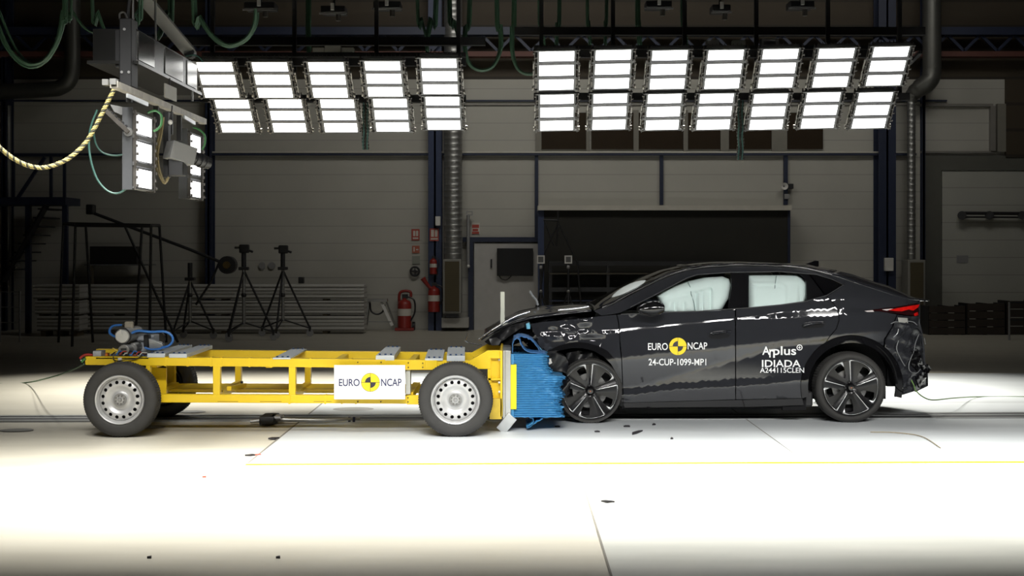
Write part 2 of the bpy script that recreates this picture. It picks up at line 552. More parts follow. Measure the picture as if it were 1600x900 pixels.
# big panel frame upper right, seen beside the right duct
mb = MB(); mb.pbox(1440, 162, 1552, 166, YW - .1, YW); mb.pbox(1548, 166, 1556, 238, YW - .1, YW); mb.pbox(1440, 236, 1556, 239, YW - .1, YW)
trim(mb, M('beam_grey', (.2, .19, .17), .6))
trim(MB().pbox(1559, 162, 1572, 237, YW - .12, YW), M('window_post', (.20, .19, .16), .6))
trim(MB().pbox(1572, 120, 1760, 246, YW - .1, YW - .02), m_clad)
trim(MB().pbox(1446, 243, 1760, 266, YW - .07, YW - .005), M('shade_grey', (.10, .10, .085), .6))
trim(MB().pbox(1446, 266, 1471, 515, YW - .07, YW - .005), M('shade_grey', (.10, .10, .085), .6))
# doors
d1 = structure(MB().pbox(741, 380, 842, 516, YW - .12, YW - .02).build('door_1', M('door_white', (.43, .42, .40), .5)))
MB().pbox(766.5, 405, 769, 418.5, YW - .15, YW - .11).build('door_handle', m_black, d1)
mb = MB(); mb.pbox(723, 370.5, 842, 378, YW - .16, YW); mb.pbox(731.5, 378, 739.5, 516, YW - .16, YW)
trim(mb, m_bluedk)
d2 = structure(MB().pbox(1472, 268, 1640, 512, YW - .05, YW - .01).build('door_2', stripes_mat('sectional_door', (.37, .37, .33), (.26, .26, .23), .37, .6)))
MB().pbox(1495, 399, 1513, 411, YW - .06, YW - .045).build('door_vent', m_grey, d2)
# sliding-door rail on the right door
mb = MB(); mb.tube([P(1500, 333, YW - .25), P(1640, 334, YW - .25)], .035); mb.tube([P(1500, 339, YW - .25), P(1640, 340, YW - .25)], .02)
for px in (1503, 1546, 1597): mb.cyl(P(px, 336.5, YW - .3), P(px, 336.5, YW - .06), .09)
tag(mb.build('pipe_rack', m_dark), 'dark double pipe running along the far right door', 'pipe')
# skirting of dark equipment along the foot of the right wall
# ================================================================== THE CRASH TROLLEY
m_yel = M('yellow_paint', (.74, .51, .012), .38, noise=.06, scale=5)
m_yel2 = M('bright_yellow_plate', (.90, .72, .010), .4, noise=.03)
m_tyre = M('tyre_rubber', (.026, .025, .0235), .75, noise=.2, scale=20, bump=.05)
m_rimw = M('silver_wheel_paint', (.43, .43, .43), .36, .35, noise=.05)
m_bolt = M('zinc_bolt', (.55, .55, .55), .3, .8)
m_hole = M('recess_black', (.008, .008, .010), .8)
TY = .78                                    # centre line of the trolley
tro = thing('crash_trolley', 'yellow steel crash test trolley with four silver wheels and a crumpled blue block in front', 'trolley', (P(460, 600, TY).x, TY, 0))
def trolley_wheel(cx, cz, yface, sgn):
    """yface: outer sidewall plane; sgn +1 the outer side looks to the camera"""
    c = Vector((cx, yface, cz)); R = cz; ax = (0, sgn, 0); w = .205
    t = MB()
    prof = [(.215, .035), (.225, .012), (.245, .004), (.285, .0), (.315, .008), (R - .012, .022), (R - .004, .034), (R, .05)]
    n = 7
    for k in range(n):
        h0 = .05 + (w - .1) * k / n; h1 = .05 + (w - .1) * (k + 1) / n
        prof += [(R, h0 + .002), (R, h1 - .007), (R - .008, h1 - .005), (R - .008, h1 - .001), (R, h1)]
    prof += [(R - .004, w - .034), (R - .014, w - .02), (.285, w), (.225, w - .012), (.215, w - .035), (.215, .035)]
    t.lathe(prof, c, ax, 180, mod=lambda k, r, h: r - (.007 if k % 2 and r > R - .006 else 0))
    ty = t.build('wheel', m_tyre, tro)
    rb = MB()
    rb.lathe([(.222, .028), (.224, .012), (.217, .004), (.207, .008), (.203, .022), (.196, .030), (.190, .05), (.186, .16), (.2, .18)], c, ax, 64)
    rb.build('rim', m_rimw, ty)
    outer = [(.187 * math.cos(2 * PI * k / 96), .187 * math.sin(2 * PI * k / 96)) for k in range(96)]
    inner = [(.128 * math.cos(2 * PI * k / 64), .128 * math.sin(2 * PI * k / 64)) for k in range(64)]
    holes = [[(.158 * math.cos(2 * PI * h / 16 + .2) + .0165 * math.cos(2 * PI * k / 12), .158 * math.sin(2 * PI * h / 16 + .2) + .0165 * math.sin(2 * PI * k / 12)) for k in range(12)] for h in range(16)]
    def prof_y(r):
        pts = [(0.126, .036), (.145, .032), (.172, .040), (.190, .052)]
        for (r0, y0), (r1, y1) in zip(pts, pts[1:]):
            if r <= r1: return y0 + (y1 - y0) * (r - r0) / (r1 - r0)
        return .052
    vs, tr = cdt(outer, [inner] + holes, .0065)
    d = MB()
    plate(d, vs, tr, lambda x, y: c + Vector((x, sgn * prof_y(math.hypot(x, y)), y)), lambda x, y, p: p + Vector((0, sgn * .006, 0)))
    d.lathe([(.128, .0355), (.120, .039), (.108, .047), (.094, .053), (.078, .054), (.066, .047), (.058, .037), (.054, .031), (.05, .029), (0, .029)], c, ax, 72)
    d.build('wheel_disc', m_rimw, ty)
    hb = MB(); hb.lathe([(0, .012), (.014, .012), (.018, .018), (.018, .03), (.05, .028), (.053, .024), (.056, .024), (.058, .036)], c, ax, 32); hb.build('hub', M('hub_grey', (.30, .30, .30), .35, .6), ty)
    bb = MB()
    for k in range(8):
        a = 2 * PI * k / 8 + .3
        p = c + Vector((.038 * math.cos(a), sgn * .018, .038 * math.sin(a)))
        bb.cyl(p, p + Vector((0, sgn * .014, 0)), .0078, n=6)
    bb.build('wheel_bolt', M('dark_bolt', (.16, .16, .16), .35, .7), ty, each=True)
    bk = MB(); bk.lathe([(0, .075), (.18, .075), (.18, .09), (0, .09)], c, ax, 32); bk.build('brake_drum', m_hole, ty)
    return ty
XR = P(187, 626, 0.02).x; XF = P(711.5, 627, 0.02).x
for cx in (XR, XF):
    trolley_wheel(cx, .3395, .0, 1)
    trolley_wheel(cx, .3395, 1.56, -1)
YN0, YN1, YF0, YF1 = .25, .33, 1.23, 1.31    # near and far rail
pit = -.0055                                 # the frame dips to the front
xr0 = P(133, 557, YN0).x
def zz(z, x): return z + pit * (x - xr0)
def rail(px0, py0, px1, py1, h, y0, y1, name='frame_rail', par=None):
    a = P(px0, py0, y0); b = P(px1, py1, y0); hm = h
    m = MB()
    vs = []
    for y in (y0, y1):
        vs += [(a.x, y, a.z), (b.x, y, b.z), (b.x, y, b.z - hm), (a.x, y, a.z - hm)]
    m.add(vs, [(0, 1, 2, 3), (7, 6, 5, 4), (0, 4, 5, 1), (1, 5, 6, 2), (2, 6, 7, 3), (3, 7, 4, 0)])
    return m.build(name, m_yel, par or tro, bevel=.004)
RT = rail(133, 557, 765, 563.5, .078, YN0, YN1)
mb = MB(); mb.pbox(131.8, 560, 134, 568, YN0 + .01, YN1 - .01); mb.build('end_cap', m_hole, RT, each=True)
RF = rail(150, 545.6, 740, 551, .078, YF0, YF1)
RL = rail(228, 616, 690, 618.5, .075, YN0, YN1)
rail(255, 600, 690, 601.5, .085, YF0, YF1)
rail(690, 618.5, 690.5, 618.6, .075, YN0, YN1)
# raised weld collars and joint plates on the near rail
mb = MB()
for px in (258, 293, 330, 346, 390, 424, 485, 549):
    a = P(px, 558, YN0); zt = a.z
    xx = a.x; zc = P(px, 557 + (px - 133) * .0103, YN0).z
    mb.box(xx - .008, xx + .008, YN0 - .004, YN1 + .004, zc - .082, zc + .004)
mb.build('weld_collar', m_yel, RT, each=True)
mb = MB()
for px in (452, 508, 534, 556):
    zc = P(px, 617.5, YN0).z; xx = P(px, 600, YN0).x
    mb.box(xx - .008, xx + .008, YN0 - .004, YN1, zc - .08, zc + .004)
mb.pbox(552, 623.5, 600, 630, YN0 - .006, YN0); mb.build('weld_collar', m_yel, RL, each=True)
mb = MB()
for px0, px1 in ((340, 372), (406, 440), (490, 518), (566, 596)):
    mb.pbox(px0, 627, px1, 627.8, YN0 - .001, YN0 + .004)
mb.build('drain_slot', M('slot_dark', (.25, .12, .005), .6), RL, each=True)
mb = MB(); mb.pbox(530, 561.8, 602, 577.8, YN0 - .012, YN0); mb.pbox(602, 562.5, 664, 578, YN0 - .008, YN0); mb.pbox(664, 563, 683, 578, YN0 - .012, YN0)
mb.pbox(636, 617.5, 690, 632, YN0 - .012, YN0)
mb.build('joint_plate', m_yel, RT, bevel=.003, each=True)
mb = MB()
for px, py in ((559, 566), (595.5, 566), (638, 567), (638, 574), (660.5, 567.5), (660.5, 574), (559, 627.7), (595, 627.7), (637.5, 621.5), (637.5, 628)):
    p = P(px, py, YN0 - .014); mb.cyl(p + Vector((0, -.006, 0)), p + Vector((0, .012, 0)), .006, n=8)
mb.build('frame_bolt', m_hole, RT, each=True)
# uprights
for px0, px1 in ((332.5, 343.5), (451, 461.5)):
    a = P(px0, 571, YN0); b = P(px1, 618, YN0)
    MB().box(a.x, b.x, YN0 + .003, YN1 - .003, b.z - .02, a.z + .02).build('frame_post', m_yel, tro, bevel=.004)
for px0, px1 in ((259, 272.5), (367, 376), (476, 485)):
    a = P(px0, 559, YF0); b = P(px1, 602, YF0)
    MB().box(a.x, b.x, YF0 + .003, YF1 - .003, b.z - .02, a.z + .03).build('frame_post', m_yel, tro, bevel=.004)
MB().pbox(228, 569, 234, 620, YN0 + .005, YN1).build('frame_post', m_yel, tro, bevel=.003)
# plate behind the near rear wheel, cross members, floor pan
mb = MB(); a = P(232, 575, .5); b = P(260, 612, .5); mb.box(a.x - .05, b.x, .5, .52, b.z - .1, a.z); mb.build('axle_plate', m_yel, tro)
for px in (234, 340, 457, 556, 640, 690):
    x = P(px, 600, YN1).x
    MB().box(x - .035, x + .035, YN1, YF0, .315, .375).build('cross_member', m_yel, tro, bevel=.003)
for px in (240, 420, 520, 640):
    x = P(px, 560, YN1).x
    MB().box(x - .03, x + .03, YN1, YF0, .60, .655).build('cross_member', m_yel, tro, bevel=.003)
a = P(262, 612, .7); b = P(520, 612, .7)
MB().box(a.x, b.x, .75, 1.22, .34, .355).build('floor_pan', m_yel, tro)
for px0, py0, px1, py1 in ((346, 613, 374, 597), (358, 607, 382, 602)):
    MB().beam(P(px0, py0, .40), P(px1, py1, 1.0), .04, .04).build('brace_tube', m_yel, tro)
mb = MB()
for px, py, y in ((346, 612.5, .395), (357.5, 607, .50), (378, 597.5, .98)):
    p = P(px, py, y); mb.box(p.x - .013, p.x + .013, y - .012, y, p.z - .013, p.z + .013)
mb.build('tube_end', m_hole, tro, each=True)
for cx in (XR, XF):
    MB().cyl((cx, .1, .3395), (cx, 1.46, .3395), .045).build('axle', m_dark, tro)
# ballast plates bolted across the rails
def ballast(fx0, fx1, fy, bx0, bx1, by, th, mat=m_alu):
    y0, y1 = YN0 - .01, YF1
    a = P(fx0, fy, y0); b = P(fx1, fy, y0); c = P(bx1, by, y1); d = P(bx0, by, y1)
    c.z = d.z = a.z + .0; m = MB()
    h = th
    top = [Vector((a.x, y0, a.z + h)), Vector((b.x, y0, a.z + h)), Vector((c.x, y1, a.z + h)), Vector((d.x, y1, a.z + h))]
    m.prism(top, (0, 0, -h))
    o = m.build('ballast_plate', mat, tro, bevel=.002)
    bb = MB()
    for t in (.2, .5, .8):
        for p, q in ((top[0], top[1]), (top[3], top[2])):
            g = p + (q - p) * t; g.y += .05 if p is top[0] else -.05
            bb.cyl(g + Vector((0, 0, -.002)), g + Vector((0, 0, .013)), .011, n=6)
    bb.build('plate_bolt', M('blue_zinc_bolt', (.10, .16, .30), .3, .7), o, each=True)
    return o
m_bal = M('light_grey_plate', (.52, .56, .58), .42, .1, noise=.05)
ballast(230, 257.5, 558.5, 279, 300, 546, .036, m_bal)
ballast(264, 292, 559, 311, 332, 546, .036, m_bal)
ballast(426, 454, 561.5, 455, 479, 549, .014, m_bal)
ballast(587, 616, 563.3, 603, 626, 551, .046, m_bal)
ballast(664, 692, 563.8, 669, 695, 553, .022, m_bal)
ballast(698, 726.5, 564.5, 700, 726.5, 553, .050, m_bal)
# the sign board
YS = .14
sg = MB().pbox(522, 570.5, 633, 624, YS, YS + .02).build('sign_board', M('white_board', (.80, .80, .79), .45, noise=.02), tro, bevel=.002)
fs = lambda px, py: P(px, py, YS - .0015)
m_ltr = M('dark_blue_lettering', (.02, .025, .09), .5)
mb = MB(); text_px(mb, 'EURO', 529.5, 592, 562, 603.5, fs, .016); text_px(mb, 'NCAP', 595.5, 591.5, 627.5, 603.5, fs, .016)
mb.build('lettering', m_ltr, sg, recalc=False)
def roundel(cx, cy, R, fn, fn2, par, ring=True):
    n = 40
    mb = MB(); pts = [fn(cx, cy)] + [fn(cx + R * math.cos(2 * PI * k / n), cy + R * math.sin(2 * PI * k / n)) for k in range(n)]
    mb.add(pts, [(0, 1 + k, 1 + (k + 1) % n) for k in range(n)])
    d = mb.build('roundel', M('yellow_roundel', (.85, .62, .012), .45, noise=.02), par, recalc=False)
    mb = MB()
    for a0 in (0, 180):
        q = [fn2(cx, cy)] + [fn2(cx + R * .6 * math.cos(math.radians(a0 + 90 * k / 12)), cy + R * .6 * math.sin(math.radians(a0 + 90 * k / 12))) for k in range(13)]
        mb.add(q, [(0, 1 + k, 2 + k) for k in range(12)])
    w = R * .022
    for x0, y0, x1, y1 in ((-R, -w, R, w), (-w, -R, w, R)):
        mb.add([fn2(cx + x0, cy + y0), fn2(cx + x1, cy + y0), fn2(cx + x1, cy + y1), fn2(cx + x0, cy + y1)], [(0, 1, 2, 3)])
    if ring:
        a = [fn2(cx + R * math.cos(2 * PI * k / n), cy + R * math.sin(2 * PI * k / n)) for k in range(n)]
        b = [fn2(cx + R * 1.035 * math.cos(2 * PI * k / n), cy + R * 1.035 * math.sin(2 * PI * k / n)) for k in range(n)]
        mb.add(a + b, [(k, (k + 1) % n, n + (k + 1) % n, n + k) for k in range(n)])
    mb.build('roundel_mark', M('roundel_black', (.02, .018, .03), .5), par, recalc=False)
roundel(578.8, 597.5, 14.2, fs, lambda px, py: P(px, py, YS - .003), sg)
MB().pbox(634, 576, 641, 616, YN0 + .02, YN0 + .14).build('clear_bracket', M('pale_plastic', (.55, .56, .52), .4), tro)
# front end: gussets, shelves and the crush plate
for (y0, y1, dx) in ((YN0, YN1 - .02, 0), (YF0, YF1, 0)):
    sx = lambda px, py: P(px, py, YN0)
    poly = [sx(729, 566), sx(762, 547.5), sx(784, 547.5), sx(784, 560), sx(766, 560), sx(766, 576.5), sx(742, 576.5), sx(729, 568)]
    MB().prism([Vector((p.x, y0 - .004, p.z)) for p in poly], (0, y1 - y0, 0)).build('front_brace', m_yel, tro, bevel=.003)
    w = MB()
    poly = [sx(763, 556), sx(784, 556), sx(784, 648), sx(763, 640)]
    w.prism([Vector((p.x, y1 - .015, p.z)) for p in poly], (0, .015, 0))
    w.prism([Vector((p.x, y0, p.z)) for p in (sx(762, 556), sx(767, 556), sx(767, 638), sx(762, 636))], (0, y1 - y0, 0))
    w.prism([Vector((p.x, y0, p.z)) for p in (sx(763, 591), sx(784, 591), sx(784, 594), sx(763, 594))], (0, y1 - y0, 0))
    w.build('gusset', m_yel, tro)
MB().pbox(765, 623, 784, 655, YN0 - .02, YN1).build('gusset', M('yellow_paint_worn', (.55, .38, .03), .5, noise=.3, scale=15), tro)
x0 = P(781.5, 600, YN0).x; x1 = P(785, 600, YN0).x
MB().box(x0, x1, YN0 - .02, YF1 + .1, .16, P(770, 547.5, YN0).z).build('mounting_plate', m_yel, tro, bevel=.003)
mb = MB()
for py in (553, 562, 598, 613, 642):
    p = P(781, py, YN0 - .0); mb.cyl(p + Vector((-.012, .02, 0)), p + Vector((.004, .02, 0)), .012, n=6)
mb.build('mounting_bolt', m_bolt, tro, each=True)
mb = MB(); mb.prism([P(754, 565, YN0 - .003), P(763, 559, YN0 - .003), P(763, 565, YN0 - .003)], (0, .002, 0)); mb.build('red_tag', M('red_sticker', (.45, .06, .02), .5), tro)
YB0, YB1 = .42, 1.42                        # width of the deformable block
bx0 = P(785.5, 600, YB0).x; bx1 = P(798, 600, YB0).x
zt = P(790, 547.5, YB0).z; zb = P(790, 660, YB0).z
pl = MB(); pl.box(bx0, bx1, YB0 - .02, YB1 + .05, zb, zt); pl.build('backing_plate', m_alu, tro, bevel=.003)
MB().box(bx0 + .02, bx0 + .028, YB0 - .022, YB0 - .018, zb, zt).build('plate_groove', m_grey, tro)
mb = MB(); mb.beam(P(801, 650, YB0 - .02), P(782, 673, YB0 - .02), .10, .055, up=(0, 1, 0)); mb.build('bent_flap', m_alu, tro, bevel=.002)
MB().pbox(798, 570, 807, 639.5, YB0 - .03, YB0 + .05).build('side_plate', m_yel2, tro, bevel=.002)
# crumpled blue block: horizontal creases, folded front
rnd = random.Random(3)
m_bluef = M('blue_aluminium_skin', (.04, .205, .42), .45, .1, noise=.15, scale=8)
def right_edge(t):                           # t 0 top .. 1 bottom, pixel column of the crumpled front edge
    pts = [(0, 853), (.22, 857), (.33, 862), (.36, 881), (.45, 878), (.52, 873), (.6, 875), (.66, 880), (.72, 874), (.8, 873), (.86, 879), (.93, 876), (1, 881)]
    for (a, x), (b, y) in zip(pts, pts[1:]):
        if t <= b: return x + (y - x) * (t - a) / (b - a)
    return 880
rows_n = 108; cols_n = 26
front = []
for i in range(rows_n + 1):
    t = i / rows_n; row = []
    py = 553 + (652 - 553) * t
    fold = (0, .004, .013, .004)[i % 4]
    for k in range(cols_n + 1):
        u = k / cols_n
        px = 799 + (right_edge(t) - 799) * u
        y = YB0 + fold + .008 * math.sin(3 * u + 9 * t) * u + rnd.uniform(-.001, .001) * (1 + 6 * u ** 4)
        if u > .9: y += .05 * (u - .9) / .1 + rnd.uniform(-.012, .012)
        row.append(P(px, py + .6 * math.sin(3 * u + 4 * t) * u, y))
    front.append(row)
mb = MB(); mb.grid(front, smooth=False)
depth = [YB0 + .06, YB0 + .3, YB0 + .6, YB0 + .8, YB1]
def ext(edge, flip=False, wob=.02):
    rr = [edge]
    for d in depth: rr.append([Vector((p.x + rnd.uniform(-wob, wob), d, p.z + rnd.uniform(-wob, wob) * .2)) for p in edge])
    return rr
mb.grid(ext(front[0]), smooth=False); mb.grid(ext(front[-1]), smooth=False); mb.grid(ext([r[-1] for r in front], wob=.03), smooth=False)
mb.grid([[Vector((p.x, YB1, p.z)) for p in r] for r in front[::6] + [front[-1]]], smooth=False)
blk = mb.build('barrier_block', m_bluef, tro, weld=False)
# loose sheets: the curled upper loop and the skirt under the block
mb = MB()
def sheet(path, y0, y1, n=14, wob=.01, th=None):
    rows = []
    for p in path:
        r = []
        for k in range(n + 1):
            u = k / n
            r.append(P(p[0], p[1], y0) + Vector((rnd.uniform(-wob, wob), (y1 - y0) * u, rnd.uniform(-wob, wob) + .015 * math.sin(6 * u))))
        rows.append(r)
    return rows
def path(pts, n=6): return [(v.x, v.y) for v in smooth_pts([(a, b, 0) for a, b in pts], n)]
sk = MB(); sk.grid(sheet(path([(799, 651), (830, 653), (833, 661), (823, 668), (832, 665), (850, 653), (880, 651)]), YB0, YB1, wob=.008), smooth=True)
sk.build('torn_skirt', m_bluef, blk, solid=.004)
lp = MB(); lp.grid(sheet(path([(801, 552), (801, 540), (804, 531), (811, 530), (815, 540), (825, 550), (852, 553)]), YB0 + .02, YB0 + .5, wob=.004), smooth=True)
lp.grid(sheet(path([(803, 529), (815, 526), (832, 533), (846, 552)]), YB0 + .12, YB0 + .7, wob=.006), smooth=True)
lp.build('curled_sheet', M('blue_fabric', (.03, .12, .30), .6), blk, solid=.006)
MB().pbox(798.5, 553, 803, 651, YB0 - .012, YB0 + .01).build('edge_strip', m_bluef, blk)
# marker post on the far end of the backing plate
MB().pbox(782, 456, 788.5, 545, 1.40, 1.45).build('marker_post', M('ivory_post', (.62, .64, .56), .5), tro)
# ------------------------------------------------ brake and data gear on the rear deck
dk = MB(); a = P(150, 557, YN0); dk.box(a.x, P(232, 557, YN0).x, YN0, YF1, .690, .700); dk.build('rear_deck', m_grey, tro)
c = P(191, 525.5, .42); tk = MB()
tk.cyl(c, c + Vector((0, .45, 0)), .073, n=28); g = tk.build('air_tank', m_galv, tro, bevel=.006)
MB().lathe([(.0, -.012), (.058, -.012), (.064, -.004), (.066, .0)], c, (0, 1, 0), 28).build('tank_cap', M('pale_tank_cap', (.55, .55, .53), .35, .3), g)
MB().lathe([(.070, -.006), (.078, .0), (.078, .02), (.072, .03)], c, (0, 1, 0), 28).build('clamp_ring', m_dark, g)
MB().beam(c + Vector((-.01, -.016, .066)), c + Vector((.004, -.016, .005)), .02, .006).build('tank_strap', m_white, g)
c2 = P(193, 547.5, .38); tk = MB(); tk.cyl(c2, c2 + Vector((0, .3, 0)), .055, n=26); g2 = tk.build('air_tank', m_galv, tro, bevel=.008)
MB().beam(c2 + Vector((-.025, -.004, .01)), c2 + Vector((.028, -.004, .012)), .004, .018).build('tank_label', m_dark, g2)
c3 = P(206, 544, .52); MB().cyl(c3, c3 + Vector((0, .26, 0)), .05, n=22).build('air_tank', m_galv, tro, bevel=.006)
MB().pbox(194, 502.5, 207.5, 519, .62, .66).build('antenna_panel', M('beige_plastic', (.40, .36, .28), .5), tro, bevel=.012)
MB().pbox(203, 523.5, 240, 549, .70, .90).build('control_box', M('light_grey_case', (.34, .36, .39), .4), tro, bevel=.006)
MB().pbox(224, 523, 232, 543, .60, .69).build('valve_cylinder', m_black, tro, bevel=.01)
mb = MB(); mb.prism_px([(232, 529), (241, 532), (254, 537), (255, 546), (246, 548), (233, 548)], .56, .64); mb.build('regulator', m_alu, tro, bevel=.005)
MB().pbox(145, 548.5, 158, 557.5, YN0 + .03, YN0 + .16).build('junction_box', M('light_grey_case', (.34, .36, .39), .4), tro, bevel=.003)
m_tube = M('blue_air_hose', (.04, .17, .50), .35)
def hose(pts, y, r=.008, mat=None, name='air_hose', par=None):
    q = [P(a[0], a[1], y + (a[2] if len(a) > 2 else 0)) for a in pts]
    return MB().tube(smooth_pts(q, 7), r).build(name, mat or m_tube, par or tro)
hose([(180, 526), (172, 521, .05), (172, 514, .1), (178, 509, .15), (190, 508, .2)], .42, .012)
hose([(205, 521), (216, 517), (236, 518.5), (256, 518), (267, 523), (270, 532), (264, 540), (254, 543)], .5, .012)
hose([(226, 543), (236, 546), (250, 545), (254, 542)], .5, .010)
hose([(212, 521), (222, 519, .05), (234, 521), (246, 517), (256, 522), (258, 530), (254, 537)], .6, .006, m_black)
for k in range(9):
    x0 = 176 + 6 * k + rnd.uniform(-2, 2)
    hose([(x0, 555), (x0 + 5, 551 + rnd.uniform(-3, 2), .03), (x0 + 14, 553 + rnd.uniform(-4, 2), .06), (x0 + 24, 556, .02)], .33, .006,
         [m_black, m_tube, M('red_wire', (.35, .03, .02), .5), M('white_wire', (.55, .55, .5), .5)][k % 4], 'wire')
hose([(177, 557), (178, 562), (184, 564, -.02), (196, 562, -.02), (212, 561), (222, 556)], YN0 - .015, .005, m_black, 'wire')
hose([(180, 552), (184, 549), (179, 546), (176, 544)], .36, .006, M('yellow_wire', (.6, .45, .05), .5), 'wire')
MB().pbox(184, 559, 190, 564, YN0 - .02, YN0).build('cable_clip', m_white, tro, bevel=.003)
hose([(125, 560), (128, 557), (132, 555), (138, 554), (145, 555)], YN0 + .04, .012, M('red_wire', (.35, .03, .02), .5), 'air_hose')
hose([(126, 563), (130, 561), (136, 558), (144, 556)], YN0 + .08, .010, m_alu, 'hose_fitting')
hose([(128, 566), (130, 563), (134, 560)], YN0 + .0, .012, M('green_cap', (.05, .2, .05), .5), 'hose_fitting')
mb = MB(); mb.pbox(163, 552, 168, 557, .4, .46); mb.build('connector', M('orange_plastic', (.55, .15, .01), .5), tro)
# ================================================================== THE CAR
YC = 1.88                                    # centre line of the car
def pl_(pts, x):
    if x <= pts[0][0]: return pts[0][1]
    for (a, u), (b, v) in zip(pts, pts[1:]):
        if x <= b: return u + (v - u) * (x - a) / (b - a)
    return pts[-1][1]
CREASE = [(-.4, .86), (.4, .868), (1.0, .893), (1.5, .95), (2.0, 1.0), (2.86, 1.068), (3.2, 1.085), (4.2, 1.09)]
BELT = [(-.4, .98), (1.0, 1.06), (1.46, 1.085), (2.30, 1.13), (2.84, 1.19), (3.1, 1.215), (4.2, 1.20)]
LOWC = [(-.4, .20), (1.05, .29), (1.6, .36), (2.2, .395), (2.7, .43), (2.9, .44), (4.2, .44)]
LED = [(-.4, .016), (.85, .018), (1.15, .015), (1.5, .0065), (2.2, .006), (2.5, .02), (2.8, .050), (3.15, .056), (3.35, .03), (3.7, .012), (4.2, .01)]
SLOPE = .285
def slope(e): return .285 if e > .045 else .56 if e < .025 else .56 - .275 * (e - .025) / .02
def sect(X):
    zc = pl_(CREASE, X); zb = max(pl_(BELT, X), zc + .09); zl = pl_(LOWC, X); e = pl_(LED, X)
    f = min(1, max(0, (X - 1.0) / .3)) * min(1, max(0, (2.72 - X) / .3))   # the lower crease fades at both ends
    zA = max(zl + .05, min(.367 + (X - 1.23) * .276, zc - .30)); zG = max(zA + .05, min(.64 + (X - 1.2) * .11, zc - .14))
    zG = min(zG, zc - e - .05); zA = min(zA, zG - .04)
    wG = .926; wA = wG - .135 * (zG - zA)
    wt = .928 - slope(e) * 2 * e
    return [(.10, .86), (.16, .882), (.20, .889), (zl - .06, wA + .006), (zl - .010, wA + .010), (zl + .010, wA + .010 - SLOPE * .02 * (.4 + 1.7 * f)), (zA, wA),
            (zG, wG), (zc - e - .012, .9275), (zc - e, .928), (zc + e, wt), (zc + e + .010, wt - .001), (zb, wt - .010), (zb + .04, wt - .030), (zb + .40, wt - .25), (zb + .8, wt - .50)]
def Wd(X, z):
    w = pl_(sorted(sect(X)), z)
    if X > 3.2: w -= .30 * ((X - 3.2) / .85) ** 2
    if X > 3.9: w -= .8 * (X - 3.9) ** 1.5
    if X < .75: w -= .10 * ((.75 - X) / 1.0) ** 2
    return w
def body_lines():
    out = []
    for idx in (4, 5, 6, 7, 8, 9, 10, 11):
        l = []; X = .1
        while X < 4.0:
            z = sect(X)[idx][0]; y = YC - Wd(X, z); s = S(y)
            l.append((800 + X * s, HY + (H - z) * s)); X += .026
        out.append(l)
    return out
def U(px, py, off=0.0):
    y = .97
    for _ in range(7):
        p = P(px, py, y); y = YC - Wd(p.x, p.z)
    return P(px, py, y - off)
m_car = M('black_car_paint', (.021, .022, .026), .045, noise=.05, spec=.5)
m_gloss = M('gloss_black_trim', (.006, .006, .007), .06, noise=.05)
m_matt = M('matt_black_plastic', (.014, .014, .015), .45)
m_inner = M('car_inside_black', (.004, .004, .005), .7, spec=.2)
m_scrap = M('torn_plastic_black', (.007, .007, .008), .35, spec=.35)
m_gl = M_glass('side_glass', (.96, .985, .98), .0)
m_gldk = M_glass('dark_tinted_glass', (.06, .065, .07), .3)
m_ws = M_glass('windscreen_glass', (.50, .56, .54), .0)
m_bag = M('pale_airbag_cloth', (.82, .88, .87), .8, noise=.03, scale=3)
car = thing('car', 'black five-door car with crushed nose, inflated airbags and white lettering on its doors', 'car', (P(1115, 660, .96).x, YC, 0))
BL = body_lines()
def side(name, poly, par=None, mat=None, holes=(), step=6, off=0.0, th=.022, bulge=None, both=True, far_only=False):
    vs, tr = cdt(poly, holes, step, BL if name in ('fender', 'front_door', 'rear_door', 'quarter_panel') else ())
    m = MB()
    fn = (lambda x, y: U(x, y, off)) if bulge is None else (lambda x, y: U(x, y, off + bulge(x, y)))
    plate(m, vs, tr, fn, lambda x, y, p: p + Vector((0, th, 0)))
    o = m.build(name, mat or m_car, par or car)
    if both:
        f = MB(); f.v = [Vector((p.x, 2 * YC - p.y, p.z)) for p in m.v]; f.f = [tuple(reversed(q)) for q in m.f]; f.sm = list(m.sm)
        f.build(name, mat or m_car, par or car)
    return o
# ------------------------------------------------ wheels and arches geometry
RAX, RAY = 1331, 604
ARC_R = 80.5
# ------------------------------------------------ body side panels (outline in the photo, depth from the body section)
fender_top = [(829, 506), (850, 503), (880, 500.5), (912, 497.5), (938, 494), (963, 492)]
arch_f = [(972, 600), (969, 580), (962, 563), (950, 549), (936, 541), (920, 536.5), (905, 534.5), (889, 536), (873, 540.5), (861, 545.5), (850, 550)]
rnc = random.Random(11)
def crumple(x, y):
    a = max(0, 1 - math.hypot((x - 890) / 50, (y - 518) / 17))
    b = max(0, 1 - math.hypot((x - 925) / 22, (y - 530) / 14))
    c = max(0, 1 - math.hypot((x - 915) / 14, (y - 502) / 8))
    return a * (.030 * abs(math.sin(x * .075 + y * .13)) - .034 * abs(math.sin(x * .05 - y * .19)) + .006) - b * .05 + c * .03 - .02 * max(0, (845 - x) / 16)
side('fender', fender_top + [(966, 506), (967.5, 525), (969, 548), (971, 565)] + arch_f + [(842, 538), (834, 520)], step=4, bulge=crumple)
side('front_door', [(965, 492), (1034, 488.6), (1090, 486.8), (1148, 484.3), (1148.6, 540), (1148.6, 624), (1100, 625.5), (975, 629), (973.5, 600), (972, 560), (969, 530), (967.5, 505)], step=5)
rd_arc = arc(RAX, RAY, ARC_R, 121, 184, 12)
